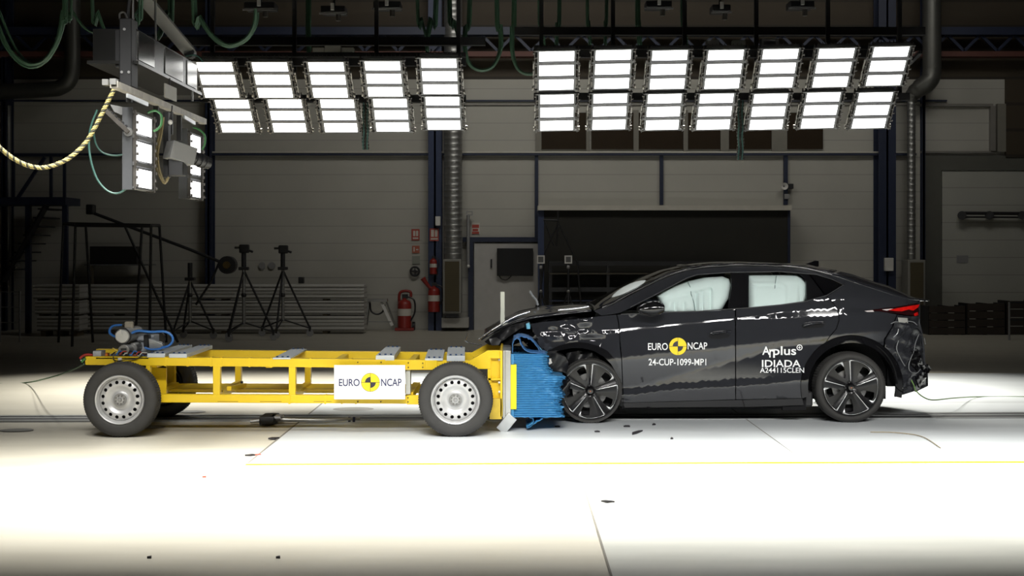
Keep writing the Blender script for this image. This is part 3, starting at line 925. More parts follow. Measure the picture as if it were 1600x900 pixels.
side('rear_door', [(1150.2, 484.2), (1169, 481.5), (1220, 477), (1259, 471.5), (1291, 462.8), (1301, 473.5), (1309, 485), (1310.5, 500), (1306, 514), (1297, 524)] + rd_arc + [(1252.5, 622), (1150.2, 624)], step=5)
q_arc = arc(RAX, RAY, ARC_R, 52, 120, 14)
TL = [(1350, 485.5), (1376, 482), (1400, 479.5), (1438, 473)]
side('quarter_panel', [(1320, 437), (1340, 443.5), (1360, 450), (1380, 456.5), (1400, 463), (1418, 467.5), (1436, 470)] + list(reversed(TL)) + [(1378, 487), (1401, 491.5), (1393, 511), (1381, 530)] + q_arc +
     [(1298.5, 524.5), (1307.5, 514), (1312, 500), (1310.5, 485), (1302.5, 473), (1293, 462.5), (1318.5, 446)], step=5)
def bump_r(x, y):
    return .014 * math.sin(x * .33 + y * .21) + .012 * math.sin(x * .12 - y * .27)
b_arc = arc(RAX, RAY, ARC_R, -13, 50, 12)
side('rear_bumper', [(1402.5, 492), (1425, 494.5), (1436, 494), (1436, 505), (1440, 520), (1443, 545), (1444, 565), (1448, 577), (1449, 590), (1449, 602), (1430, 611), (1412, 616.5), (1398, 620.5)] + b_arc[1:] + [(1383.5, 530), (1395, 511)],
     step=4, bulge=bump_r, off=-.004)
side('side_frame', [(928, 486), (950, 477), (977, 464), (1024, 438.5), (1065, 424), (1091, 418.5), (1130, 415), (1170, 414), (1220, 415.5), (1262, 420.5), (1300, 430), (1320, 436.5), (1318.3, 445.5), (1301, 437.5), (1276, 429.5),
      (1250, 426.8), (1220, 425), (1170, 425), (1142, 426), (1090, 429.5), (1075, 434.5), (1050, 447.5), (1020, 463.5), (990, 479), (968, 489), (940, 493)], step=4, off=-.002)
# chrome-dark line over the windows
tp = [U(a, b, .003) for a, b in ((985, 480), (1020, 462.5), (1050, 446.5), (1075, 433.8), (1090, 429), (1142, 425.4), (1220, 424.2), (1276, 428.8), (1301, 436.8), (1318, 445.2), (1292, 461.5), (1259, 470.7), (1220, 476.3), (1169, 481), (1090, 486.4), (1034, 488.2), (970, 491))]
MB().tube(tp, .0045, 6).build('window_trim', M('satin_trim', (.10, .10, .105), .3, .6), car)
MB().tube(smooth_pts([U(a, b, .012) for a, b in ((940, 481), (965, 469.5), (1000, 451), (1035, 433.5), (1065, 423.2), (1091, 417.8), (1130, 414.4), (1170, 413.4), (1220, 415), (1262, 420), (1300, 429.5))], 4), .017, 10).build('highlight_tube', m_gloss, car)  # gloss tube added along pillar and roof edge to catch a highlight line
# ------------------------------------------------ glass and pillars of the window band
side('window', [(990, 479.5), (1020, 464), (1050, 448), (1075, 435), (1090, 430), (1142, 426.5), (1143, 450), (1137, 484), (1090, 486.5), (1034, 488.3), (985, 490)], mat=m_gl, off=-.012, th=.005, step=9)
side('pillar_cover', [(1142, 426), (1170, 425), (1169.5, 481.2), (1148, 484), (1137, 484.3), (1143, 450)], mat=m_gloss, off=-.006, th=.02, step=6)
side('window', [(1169.5, 425.6), (1220, 425.4), (1248, 427), (1260, 439), (1260, 471), (1220, 476.8), (1169.5, 481)], mat=m_gl, off=-.012, th=.005, step=9)
side('window', [(1248, 427.2), (1264, 429), (1288, 461), (1260, 470.8), (1260, 439)], mat=m_gloss, off=-.012, th=.01, step=6)
side('quarter_window', [(1266, 429.2), (1276, 429.8), (1301, 438), (1317, 445.8), (1290, 460.5)], mat=m_gldk, off=-.012, th=.008, step=6)
# airbags behind the glass
def bag(poly, lobes, deep, extra=None):
    vs, tr = cdt(poly, (), 2.6)
    pol = poly
    def fn(x, y):
        d = min(1, segdist(pol, x, y) / 13.0)
        k = 0
        for cx, wd, hgt, y0 in lobes: k += math.exp(-((x - cx) / wd) ** 2) * hgt * min(1, max(0, (y - y0) / 6.0))
        if extra: k += extra(x, y)
        return U(x, y, -deep + .07 * math.sqrt(max(0, d * (2 - d))) + k * min(1, d * 1.6))
    m = MB(); plate(m, vs, tr, fn, lambda x, y, p: p + Vector((0, .08, 0)))
    m.build('curtain_airbag', m_bag, car)
def sstep(v): v = max(0, min(1, v)); return v * v * (3 - 2 * v)
bag([(1034, 489), (1036, 480), (1032, 471), (1026, 463), (1036, 455), (1054, 447), (1075, 440), (1101, 434), (1129, 432), (1139, 436), (1142, 445), (1138, 466), (1129, 482), (1122, 489)],
    [(1087, 2.6, -.05, 455), (1109.5, 2.6, -.05, 449), (1097, 2.6, -.04, 452), (1068, 2.8, -.045, 469), (1054, 2.8, -.04, 468)], .092,
    lambda x, y: -.018 * math.exp(-((y - (466 - (x - 1050) * .22)) / 3.0) ** 2) * (1 if x < 1112 else 0))
bag([(1169, 489), (1168, 429), (1200, 429), (1245, 429), (1256, 434), (1262, 446), (1262, 462), (1254, 478), (1240, 489)], [(1251, 2.6, -.03, 440)], .112,
    lambda x, y: .020 * sstep((1231 - x) / 4.0) * sstep((y - 440 - max(0, x - 1218) * .5) / 3.0) - .016 * math.exp(-((y - 446 - (x - 1170) * .05) / 1.6) ** 2) * (1 if x < 1222 else 0))
m_seamk = M('airbag_seam', (.20, .26, .26), .7)
for pts in (((1074.5, 440), (1079, 450), (1080, 460), (1084, 472), (1086.5, 487)), ((1213, 431), (1211, 445), (1210, 460), (1207.5, 478))):
    MB().tube([U(a, b, -.028) for a, b in pts], .004, 6).build('airbag_seam', m_seamk, car)
# steering wheel bag and dash seen through the windscreen
c = P(985, 460, 1.55)
sb = MB().sphere((0, 0, 0), .25, .24, .105, 22, 14); c = P(986, 460.5, 1.46)
sb.v = [Matrix.Rotation(-math.radians(27), 3, 'Y') @ v + c for v in sb.v]
sb.build('steering_airbag', m_bag, car)
dsh = MB(); a = P(945, 485, 1.1); dsh.box(a.x, a.x + .50, 1.12, 2.66, .75, 1.02); dsh.build('dashboard', m_inner, car, bevel=.05)
# ------------------------------------------------ lofted top: hood, windscreen, roof, tail
def loft(name, edge, top, mat, n=20, pw=2.2, th=.015, jit=0.0, far=True, offc=0.0, inset=0.0):
    rows = []; N = 26
    def at(pl, t):
        d = [0]
        for a, b in zip(pl, pl[1:]): d.append(d[-1] + math.hypot(b[0] - a[0], b[1] - a[1]))
        s = t * d[-1]
        for i in range(len(pl) - 1):
            if s <= d[i + 1] + 1e-9:
                u = (s - d[i]) / max(1e-9, d[i + 1] - d[i])
                return (pl[i][0] + (pl[i + 1][0] - pl[i][0]) * u, pl[i][1] + (pl[i + 1][1] - pl[i][1]) * u)
        return pl[-1]
    for i in range(N + 1):
        t = i / N
        e = U(*at(edge, t), -inset); c = P(*at(top, t), YC)
        r = []
        for k in range(-n // 2, n // 2 + 1):
            u = k / (n // 2); q = abs(u) ** pw
            p = Vector((c.x + (e.x - c.x) * q, YC + u * (YC - e.y), c.z + (e.z - c.z) * q))
            if jit: p += Vector((rnc.uniform(-jit, jit), 0, jit * (1.3 * math.sin(9 * t + 3 * u) + .9 * math.sin(17 * u + 5 * t)) * min(1, 3 * (1 - abs(u)) + .3)))
            r.append(p)
        rows.append(r)
    return MB().grid(rows).build(name, mat, car, solid=th)
loft('hood', [(752, 531), (775, 517), (800, 505), (830, 497), (868, 491.5), (900, 488), (924, 485.5)], [(757, 523), (775, 508), (792, 497), (812, 487.5), (830, 484), (850, 480.5), (872, 478.5), (892, 477), (920, 476.5)], m_car, jit=.0025, inset=.03)
loft('windscreen', [(928, 486), (950, 477), (977, 464), (1024, 438.5), (1065, 424), (1086, 419.5)], [(921, 478), (945, 464), (970, 449.5), (1012, 430.5), (1035, 421.5), (1060, 415.5)], m_ws, th=.006, pw=2.4, inset=.02)
loft('roof', [(1086, 419.3), (1130, 415), (1170, 414), (1220, 415.5), (1262, 420.5), (1296, 428.8)], [(1060, 415.2), (1085, 411.8), (1112, 409.5), (1150, 409), (1204, 410.8), (1257, 413.5), (1296, 421.5)], m_car, pw=2.6)
loft('tailgate', [(1296, 428.8), (1320, 436.5), (1340, 443.3), (1360, 449.8), (1380, 456.3), (1400, 462.8), (1418, 467.3), (1436, 470)], [(1296, 421.7), (1320, 428), (1336, 434), (1355, 440), (1376, 446), (1389, 452), (1400, 457.5), (1417, 464.5), (1443, 468)], m_car, pw=3.2)
# rear face
mb = MB(); rows = []
for a in ((1436, 470), (1436, 482), (1436, 494), (1436, 505), (1440, 520), (1443, 545), (1444, 565), (1448, 577), (1449, 602), (1430, 611)):
    e = U(*a); r = []
    for k in range(-8, 9):
        u = k / 8; r.append(Vector((e.x + .055 * (1 - u * u), YC + u * (YC - e.y), e.z)))
    rows.append(r)
mb.grid(rows).build('rear_panel', m_car, car, solid=.02)
# spoiler lip
sp = MB(); r0 = []; 
for k in range(-10, 11):
    u = k / 10; e = U(1434, 469.5)
    q = Vector((e.x + .075 - .05 * u * u, YC + u * (YC - e.y), e.z + .012 - .004 * u * u))
    r0.append([q + Vector((-.12, 0, .022)), q + Vector((0, 0, .004)), q + Vector((0, 0, -.012)), q + Vector((-.1, 0, -.03))])
sp.grid(r0).build('spoiler', m_gloss, car)
# aerial fin
mb = MB(); mb.prism([P(a, b, YC - .02) for a, b in ((1253, 414.5), (1262, 411.5), (1274, 407), (1279.5, 407.5), (1279.5, 416.5), (1266, 415))], (0, .04, 0)); mb.build('roof_aerial', m_gloss, car, bevel=.006)
# ------------------------------------------------ lower body
side('side_sill', [(974, 629.6), (1100, 626.2), (1253.5, 622.8), (1256, 633), (1180, 635.5), (1100, 636), (976, 637)], mat=m_gloss, off=-.014, step=6)
def ring(cx, cy, ro, ri, a0, a1, n=26):
    return arc(cx, cy, ro, a0, a1, n) + list(reversed(arc(cx, cy, ri, a0, a1, n)))
side('arch_trim', ring(RAX, RAY, ARC_R - .8, 68.5, -13, 193), mat=m_gloss, off=.010, step=4, bulge=lambda x, y: .010 * min(1, (ARC_R - math.hypot(x - RAX, y - RAY)) / 8.0))
fo = list(reversed(arch_f)); 
fi = [(975, 628), (971, 628), (968, 600), (963, 583), (955, 569), (943, 557), (928, 548.5), (910, 544), (893, 544), (875, 547.5), (862, 552), (852, 556)]
side('arch_trim', fo + [(974, 615)] + fi, mat=m_gloss, off=.010, step=3.5)
und = MB(); a = P(965, 640, 1.2); b = P(1265, 640, 1.2); und.box(a.x, b.x, 1.05, 2 * YC - 1.05, .15, .30); und.build('underbody', m_matt, car, bevel=.02)
# closed dark core so nothing shows through seams and arches
core = MB()
xa, xb, xc, xd = P(972, 600, 1).x, P(1256, 600, 1).x, P(1398, 600, 1).x, 3.98
core.box(xa, xb, 1.06, 2 * YC - 1.06, .13, .95); core.box(xb - .2, xb + .03, 1.03, 1.4, .12, .4); core.box(xb, xc, 1.30, 2 * YC - 1.30, .2, 1.0); core.box(xc, xd, 1.25, 2 * YC - 1.25, .33, 1.05); core.box(.25, xa, 1.32, 2 * YC - 1.32, .2, .88)
core.build('floor_tub', m_inner, car)
for cx, cz, yo in ((P(RAX, RAY, 1.0).x, .36, 0), (P(922, 608, 1.0).x, .36, 0)):
    for s in (1, -1):
        rows = []; arl = MB()
        for k in range(25):
            t = PI * k / 24
            e = Vector((cx + .445 * math.cos(t), 0, cz + .02 + .445 * math.sin(t)))
            rows.append([Vector((e.x, YC + s * (.875 - .34 * j / 4), e.z)) for j in range(5)])
        arl.grid(rows)
        arl.build('wheel_arch_liner', m_inner, car, solid=.01)
# seats
for y in (1.45, 2.31):
    s = MB(); p = P(1112, 470, y)
    s.box(p.x - .10, p.x + .10, y - .25, y + .25, .6, 1.16); s.box(p.x - .05, p.x + .06, y - .13, y + .13, 1.16, 1.36); s.box(p.x - .55, p.x, y - .25, y + .25, .5, .68)
    s.build('seat', m_inner, car, bevel=.05)
s = MB(); p = P(1262, 470, YC); s.box(p.x - .08, p.x + .12, 1.2, 2.56, .6, 1.18); s.build('rear_seat', m_inner, car, bevel=.05)
# ------------------------------------------------ mirror, handles, lights
mm = MB(); c = U(1014, 482); c.y -= .14
rows = []
for i in range(9):
    t = i / 8; x = c.x - .125 + .25 * t; hh = .075 * math.sqrt(max(.02, 1 - (1.5 * t - .75) ** 2 * 1.5)) * (.75 + .5 * t)
    rows.append([Vector((x, c.y + .10 * math.cos(2 * PI * k / 16), c.z + .012 * t + hh * math.sin(2 * PI * k / 16))) for k in range(17)])
mm.grid(rows); mm.add(rows[0][:16], [tuple(range(16))]); mm.add(rows[-1][:16], [tuple(range(16))])
mi = mm.build('door_mirror', m_gloss, car)
MB().box(c.x - .05, c.x + .06, c.y + .08, c.y + .24, c.z - .055, c.z - .02).build('mirror_arm', m_matt, mi, bevel=.01)
def handle(poly, hl):
    m = MB(); vs, tr = cdt(poly, (), 1.2); plate(m, vs, tr, lambda x, y: U(x, y, .008 + .030 * math.sqrt(min(1, segdist(poly, x, y) / 2.6))), lambda x, y, p: p + Vector((0, .03, 0))); h = m.build('door_handle', m_car, car)
    m = MB(); vs, tr = cdt(hl, (), 4); plate(m, vs, tr, lambda x, y: U(x, y, .002), lambda x, y, p: p + Vector((0, .004, 0))); m.build('handle_recess', m_inner, h)
handle([(1108, 521), (1116, 518), (1130, 516.5), (1142, 516), (1143, 519), (1130, 521), (1112, 523.5)], [(1106, 525), (1112, 522), (1130, 521), (1141, 522.5), (1138, 527), (1124, 529.5), (1110, 529)])
handle([(1252, 510), (1256, 505), (1268, 502.5), (1288, 502), (1289, 505.5), (1270, 508), (1256, 512)], [(1252, 511), (1258, 506), (1280, 505), (1289, 507), (1284, 512), (1256, 513.5)])
m_tl = M('red_lamp_lens', (.55, .008, .006),   .15, emit=.06, noise=.5, scale=25)
m_tl2 = M('dark_lamp_lens', (.02, .004, .005), .08, coat=1)
lt = side('tail_light', [(1351, 485.5), (1376, 482.5), (1400, 480), (1437, 473.8), (1437, 493), (1425, 493.5), (1402, 490), (1378, 486.5)], mat=m_tl2, off=.004, step=5, both=True)
def lens(poly, mat, off, par):
    m = MB(); vs, tr = cdt(poly, (), 3); plate(m, vs, tr, lambda x, y: U(x, y, off), lambda x, y, p: p + Vector((0, .006, 0))); return m.build('lamp_strip', mat, par)
lens([(1388, 484.5), (1402, 481.5), (1437, 475.5), (1435, 480), (1427, 485.5), (1420, 483.5), (1409, 486.5), (1398, 486)], m_tl, .010, lt)
lens([(1428, 490), (1434, 487.5), (1435, 492.5), (1429, 494)], m_tl, .010, lt)
lens([(1378, 483.6), (1396, 482), (1386, 485.5)], M('white_lamp_strip', (.6, .55, .55), .3), .010, lt)
lens([(1351, 485.8), (1364, 484.6), (1366, 487.2), (1355, 487.4)], M('white_lamp_strip', (.6, .55, .55), .3), .008, car)
# broken bits on the rear corner and pale tubes for their edge highlights
lens([(1403, 496), (1418, 497), (1419, 505), (1404, 503.5)], M('bare_bracket', (.30, .30, .28), .6), .014, car).name = 'bumper_bracket'
m_scr = M('pale_edge_glint', (.34, .35, .36), .35, .5)
for pts in (((1418, 502), (1427, 503), (1433, 508)), ((1396, 527), (1402, 521), (1404, 514)), ((1392, 506), (1398, 503), (1403, 503)), ((1436, 522), (1431, 534), (1428, 548), (1424, 558), (1420, 570), (1422, 580), (1432, 583), (1438, 577)), ((1444, 528), (1446, 538)), ((1404, 532), (1401, 545), (1407, 560), (1414, 572))):
    MB().tube(smooth_pts([U(a, b, .02) for a, b in pts], 4), .004, 6).build('torn_edge_glint', m_scr, car)  # highlights on the crumpled bumper edges, put in as pale tubes
for poly in ([(1440, 572), (1450, 569), (1455, 576), (1451, 583), (1443, 582)], [(1424, 548), (1434, 545), (1441, 560), (1434, 580), (1424, 570)], [(1431, 590), (1446, 578), (1448, 590), (1437, 606)]):
    m = MB(); vs, tr = cdt(poly, (), 3)
    plate(m, vs, tr, lambda x, y: U(x, y, .02 + rnc.uniform(-.015, .02)), lambda x, y, p: p + Vector((0, .03, 0)), smooth=False); m.build('bumper_fragment', m_gloss, car)
# ------------------------------------------------ crushed front
def shard(poly, y0, y1, mat, name, amp=.03, step=5):
    m = MB(); vs, tr = cdt(poly, (), step); ph = rnc.uniform(0, 6)
    plate(m, vs, tr, lambda x, y: P(x, y, y0 + amp * math.sin(x * .19 + y * .13 + ph) + rnc.uniform(-amp, amp) * .35), lambda x, y, p: p + Vector((rnc.uniform(-.01, .01), y1 - y0, 0)), smooth=False)
    return m.build(name, mat, car)
shard([(770, 528), (790, 515), (812, 506), (830, 502), (862, 498), (905, 494), (918, 498), (830, 508), (834, 524), (820, 532), (800, 540), (778, 540)], 1.12, 1.9, m_inner, 'engine_bay', .04)
shard([(757, 534), (775, 520), (800, 508), (826, 502), (829, 507), (812, 514), (795, 526), (778, 538), (764, 539)], 1.02, 1.2, m_scrap, 'hood_lining', .02)
shard([(764, 530), (775, 527), (783, 532), (780, 539), (768, 540)], .95, 1.05, M('grey_casting', (.03, .03, .03), .4, .4), 'lock_bracket', .02)
shard([(818, 534), (836, 522), (844, 534), (852, 548), (866, 552), (848, 556), (836, 552)], .98, 1.4, m_gloss, 'broken_headlight', .03)
shard([(853, 553), (868, 552), (884, 558), (888, 566), (886, 583), (873, 580), (857, 583), (854, 566)], .80, 1.2, m_scrap, 'bumper_stub', .02)
shard([(855, 561), (860, 560), (863, 567), (858, 570)], .755, .765, m_white, 'paper_label', .003)
shard([(838, 541), (842, 540), (848, 549), (845, 552)], .90, .91, M('cyan_label', (.15, .45, .62), .5), 'paper_label', .002)
shard([(822, 506), (827, 504), (828, 514), (824, 514)], .98, .99, M('cyan_label', (.15, .45, .62), .5), 'paper_label', .002)
shard([(884, 552), (905, 548), (925, 551), (938, 560), (930, 566), (908, 562), (890, 572)], 1.05, 1.2, m_scrap, 'torn_liner', .03)
shard([(886, 548), (912, 546), (940, 556), (960, 575), (966, 600), (968, 640), (955, 640), (890, 600)], 1.22, 1.26, m_inner, 'wheel_well', .02)
shard([(874, 585), (884, 584), (892, 595), (890, 615), (880, 625), (872, 610)], .86, 1.0, m_gloss, 'broken_spoke', .03)
m_chrome = M('trim_and_highlight', (.62, .63, .66), .15, .9)
MB().tube(smooth_pts([P(a, b, 1.2) for a, b in ((731, 521), (728, 530), (728, 533), (735, 536), (753, 539.5))], 5), .008, 6).build('bent_trim_strip', m_chrome, car)
MB().tube(smooth_pts([P(a, b, 2.3) for a, b in ((828, 455), (833, 463), (838, 469), (840.5, 477))], 5), .013, 6).build('bent_trim_strip', M('grey_trim_strip', (.34, .36, .38), .4), car)
MB().tube(smooth_pts([P(a, b, 1.0) for a, b in ((748, 531), (756, 525), (770, 515), (790, 503), (806, 494.5), (828, 487))], 5), .010, 8).build('hood_edge_highlight', m_chrome, car)  # bright tubes added as the highlight streaks on the hood edge
MB().tube(smooth_pts([P(a, b, .98) for a, b in ((872, 484.5), (890, 483), (908, 481), (920, 478.5))], 5), .010, 8).build('hood_edge_highlight', m_chrome, car)
# ------------------------------------------------ alloy wheels
m_alloy = M('black_alloy', (.009, .009, .010), .25, .2)
m_dia = M('machined_alloy', (.80, .81, .82), .25, .55)
def alloy(px, py, yface, sgn, phase, R=.352, tilt=0.0, rim=True):
    p = P(px, py, yface); cx, cz = p.x, p.z
    c = Vector((cx, yface, cz)); ax = (0, sgn, 0); w = .235; RR = .275
    if R > cz: R = cz
    t = MB()
    prof = [(RR - .005, .03), (RR + .006, .008), (RR + .03, .0), (R - .03, .006), (R - .012, .02), (R, .045)]
    n = 6
    for k in range(n):
        h0 = .045 + (w - .09) * k / n; h1 = .045 + (w - .09) * (k + 1) / n
        prof += [(R, h0 + .002), (R, h1 - .008), (R - .007, h1 - .006), (R - .007, h1 - .001), (R, h1)]
    prof += [(R - .012, w - .02), (R - .03, w - .006), (RR, w), (RR - .005, .03)]
    t.lathe(prof, c, ax, 160, mod=lambda k, r, h: r - (.006 if k % 2 and r > R - .004 else 0)); ty = t.build('wheel', m_tyre, car)
    r = MB(); r.lathe([(RR + .004, .012), (RR + .004, .004), (RR - .006, .006), (RR - .012, .02), (RR - .025, .06), (RR - .03, .18)], c, ax, 72); r.build('rim', m_alloy, ty)
    def pol(a, q): return (q * RR * math.cos(a), q * RR * math.sin(a))
    step5 = 2 * PI / 5
    holes = []
    for k in range(5):
        a = phase + k * step5 + .42
        holes.append([pol(a + .26, .85), pol(a + .07, .89), pol(a - .13, .87), pol(a - .14, .64), pol(a - .08, .46), pol(a + .08, .38), pol(a + .24, .46), pol(a + .28, .64)])
    outer = [pol(2 * PI * k / 72, .985) for k in range(72)]
    vs, tr = cdt(outer, holes, .016)
    def face(x, y, o=0.0):
        q = math.hypot(x, y) / RR; th = math.atan2(y, x)
        u = ((th - phase) / step5) % 1.0
        rid = .014 * max(0, 1 - min(u, 1 - u) / .16)
        return c + Vector((x, sgn * (.010 + .018 * (1 - q) ** 2 + (.022 if q < .16 else .012) - rid - o), y))
    m = MB(); plate(m, vs, tr, face, lambda x, y, p: p + Vector((0, sgn * .02, 0))); sk = m.build('wheel_disc', m_alloy, ty)
    m = MB()
    for k in range(5):
        a = phase + k * step5
        sg = sgn
        strip = []
        for j in range(9):
            q = .22 + .74 * j / 8; hw = (.014 + .012 * (j / 8) ** 3) if j < 8 else .040
            strip.append([face(*pol(a - hw * .75 / max(q, .3), q), .003), face(*pol(a + hw * .75 / max(q, .3), q), .003)])
        m.grid(strip, smooth=False)
        ar = []
        for j in range(13):
            u = j / 12; b = a - sg * u * .98; th = .022 + .04 * max(0, u - .75) / .25
            ar.append([face(*pol(b, .975), .003), face(*pol(b, .975 - th), .003)])
        m.grid(ar, smooth=False)
        b = a - sg * .98; hk = []
        for j in range(5):
            u = j / 4; hk.append([face(*pol(b - sg * .02 * (1 - u) + sg * .00, .945 - .17 * u), .003), face(*pol(b + sg * (.08 * (1 - u) + .01), .945 - .17 * u), .003)])
        m.grid(hk, smooth=False)
    m.build('machined_edge', m_dia, ty, solid=.002)
    m = MB(); m.lathe([(0, .004), (.026, .005), (.03, .012), (.032, .03)], c, ax, 24); m.build('hub_cap', m_gloss, ty)
    m = MB(); m.lathe([(0, .0032), (.007, .0034)], c, ax, 6); m.build('hub_badge', M('copper_badge', (.40, .12, .07), .35, .6), ty)
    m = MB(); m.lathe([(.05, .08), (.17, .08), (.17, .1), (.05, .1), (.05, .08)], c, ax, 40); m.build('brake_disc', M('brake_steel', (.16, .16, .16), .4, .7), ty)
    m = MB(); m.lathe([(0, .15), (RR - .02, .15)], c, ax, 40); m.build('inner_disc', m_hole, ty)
    m = MB()
    for k in range(5):
        a = phase + k * step5 + .3; p = c + Vector((.056 * math.cos(a), sgn * .01, .056 * math.sin(a)))
        m.cyl(p, p + Vector((0, sgn * .02, 0)), .009, n=6)
    m.build('wheel_bolt', m_matt, ty, each=True)
    if tilt: ty.rotation_euler = (0, 0, 0)
    return ty
alloy(1330.5, 606, .965, 1, math.radians(93))
w2 = alloy(922.5, 611.5, .93, 1, math.radians(85))
alloy(1330.5 - 22, 588, 2 * YC - .965, -1, 1.2)
alloy(922.5 - 3, 591, 2 * YC - .93, -1, .4)
# ------------------------------------------------ decals on the doors
m_dec = M('white_lettering', (.80, .81, .82), .5, noise=.02)
fd = lambda px, py: U(px, py, .0035)
mb = MB(); text_px(mb, 'EURO', 1012.5, 536, 1043.5, 547, fd, .008); text_px(mb, 'NCAP', 1074.5, 535, 1105, 546, fd, .008); mb.build('door_lettering', m_dec, car, recalc=False)
mb = MB(); text_px(mb, '24-CUP-1099-MP1', 1013.5, 560.5, 1103.5, 571, fd, .012); mb.build('door_number', m_dec, car, recalc=False)
roundel(1059.2, 541.2, 13.6, fd, lambda px, py: U(px, py, .005), car, ring=False)
mb = MB(); text_px(mb, 'A', 1191, 541.5, 1203, 554.5, fd, .014); text_px(mb, 'r', 1202, 545.5, 1208.5, 558.5, fd, .014); text_px(mb, 'plus', 1208, 541, 1244, 559, fd, .014)
n = 24
ra = [fd(1249.3 + 4.6 * math.cos(2 * PI * k / n), 543 + 4.6 * math.sin(2 * PI * k / n)) for k in range(n)] + [fd(1249.3 + 3.4 * math.cos(2 * PI * k / n), 543 + 3.4 * math.sin(2 * PI * k / n)) for k in range(n)]
mb.add(ra, [(k, (k + 1) % n, n + (k + 1) % n, n + k) for k in range(n)])
for x0, y0, x1, y1 in ((-2.2, -.5, 2.2, .5), (-.5, -2.2, .5, 2.2)): mb.add([fd(1249.3 + a, 543 + b) for a, b in ((x0, y0), (x1, y0), (x1, y1), (x0, y1))], [(0, 1, 2, 3)])
text_px(mb, 'IDIADA', 1190.5, 562.5, 1251, 573.5, fd, .014); text_px(mb, 'A244115CLEN', 1187.5, 574.5, 1256.5, 582.5, lambda px, py: U(px, py, .0225 if px > 1249 else .0035), .008)
mb.build('door_lettering', m_dec, car, recalc=False)
# strip of panel reflectors stickers at the pillar foot are reflections and not built
# ================================================================== LAMP BANKS
m_lens = M('lit_lamp_lens', (1.0, 1.0, 1.0), .4, noise=0, emit=LAMP_EMIT)
m_lamph = M('lamp_housing_grey', (.14, .14, .14), .45, .4, noise=.2, scale=20)
m_lampd = M('lamp_bracket_dark', (.085, .078, .07), .5, .4, noise=.4, scale=25)
m_pale = M('pale_bracket_metal', (.42, .40, .36), .4, .5)
ORD = ['first', 'second', 'third', 'fourth', 'fifth', 'sixth', 'seventh']
def floodlight(c, right, down, label, group, lw=.41, lh=.144, pitch=.213, knob=True, sink=.06):
    """three lit bars one under the other; c is the centre of the lit face"""
    right = Vector(right).normalized(); down = Vector(down).normalized()
    nrm = down.cross(right).normalized()          # out of the lit face
    c = Vector(c)
    t = thing('floodlight', label, 'lamp', c, group)
    W = lw + .035; Hh = pitch * 2 + lh + .03
    fr = MB()
    for k in (-1.5, -.5, .5, 1.5):
        hh = .030 if abs(k) < 1 else .016
        o = down * (pitch * k) if abs(k) < 1 else down * ((Hh / 2 - .008) * (1 if k > 0 else -1))
        fr.obox(c + o - nrm * .01, right, down, nrm, W + .10, hh, .03)
    for s in (-1, 1): fr.obox(c + right * (s * (lw / 2 + .012)) - nrm * .012, right, down, nrm, .024, Hh, .03)
    fr.obox(c - nrm * .05, right, down, nrm, W, Hh, .04)
    fr.build('frame', m_lamph, t)
    for k in (-1, 0, 1):
        m = MB(); m.obox(c + down * (pitch * k) - nrm * .004, right, down, nrm, lw, lh, .012)
        m.build('lamp_bar', m_lens, t)
        f = MB()
        for j in range(9): f.obox(c + down * (pitch * k) - nrm * (.07 + sink / 2) + right * (lw * (j / 8 - .5) * .95), right, down, nrm, .006, lh * .95, sink)
        f.build('heat_sink', m_lampd, t)
    for s in (-1, 1):
        b = MB(); q = c + right * (s * (lw / 2 + .052)) - nrm * .02
        b.obox(q, right, down, nrm, .010, Hh + .02, .075)
        for k in range(10):                          # perforated edge: little lugs along the plate
            d = down * (Hh * (k / 9 - .5) * .92)
            b.obox(q + d + nrm * .045 + right * (.012 * (1 if k % 2 else -1)), right, down, nrm, .022, .022, .012)
        bo = b.build('side_bracket', m_lampd, t)
        a = MB(); a.obox(q + right * (s * .014) - nrm * .02 + down * (pitch * .35), right, down, nrm, .014, pitch * 1.5, .02)
        a.build('support_arm', m_pale, t)
        if knob:
            kn = MB(); kc = q + right * (s * .022) + down * (Hh * .47) - nrm * .01
            kn.cyl(kc - right * .012, kc + right * .012, .026, n=10); kn.build('pivot_knob', m_pale, t)
    if knob:
        m = MB(); m.beam(c - nrm * .06, c - nrm * .243, .07, .05, up=(1, 0, 0)); m.build('mounting_arm', m_lampd, t)
    return t
LEFT = [(341, 125, 367.5, 181.5), (426, 125, 449, 181), (513, 125, 530, 181), (600, 123.5, 611.5, 180), (687, 119.5, 692.5, 177)]
RIGHT = [(869.5, 110.5, 870, 176), (957, 108.5, 952.5, 174.5), (1044.5, 109, 1036.5, 175), (1131, 108.5, 1117, 174.5), (1215.5, 107, 1200.5, 174.5), (1302, 106, 1282, 172.5), (1386.5, 103.5, 1362.5, 172.5)]
DU, DL = 15.17, 15.92
for bank, cols, tilt, bn, end in (('left', LEFT, 51, 'floodlights of the left bank', 'left bank of five'), ('right', RIGHT, 45.5, 'floodlights of the right bank', 'right bank of seven')):
    a = math.radians(tilt); down = Vector((0, math.sin(a), -math.cos(a)))
    N = len(cols)
    for i, (xu, yu, xl, yl) in enumerate(cols):
        pos = 'leftmost column' if i == 0 else 'rightmost column' if i == N - 1 else ORD[i] + ' column from the left'
        roll = 0.0 if bank == 'left' else -math.radians(1.2)
        rt = Vector((math.cos(roll), 0, -math.sin(roll)))
        dn = (down - rt * down.dot(rt)).normalized()
        floodlight(P(xu, yu, DU - DC), rt, dn, 'upper three-bar floodlight in the %s of the %s' % (pos, end), bn)
        floodlight(P(xl, yl, DL - DC), rt, dn, 'lower three-bar floodlight in the %s of the %s' % (pos, end), bn)
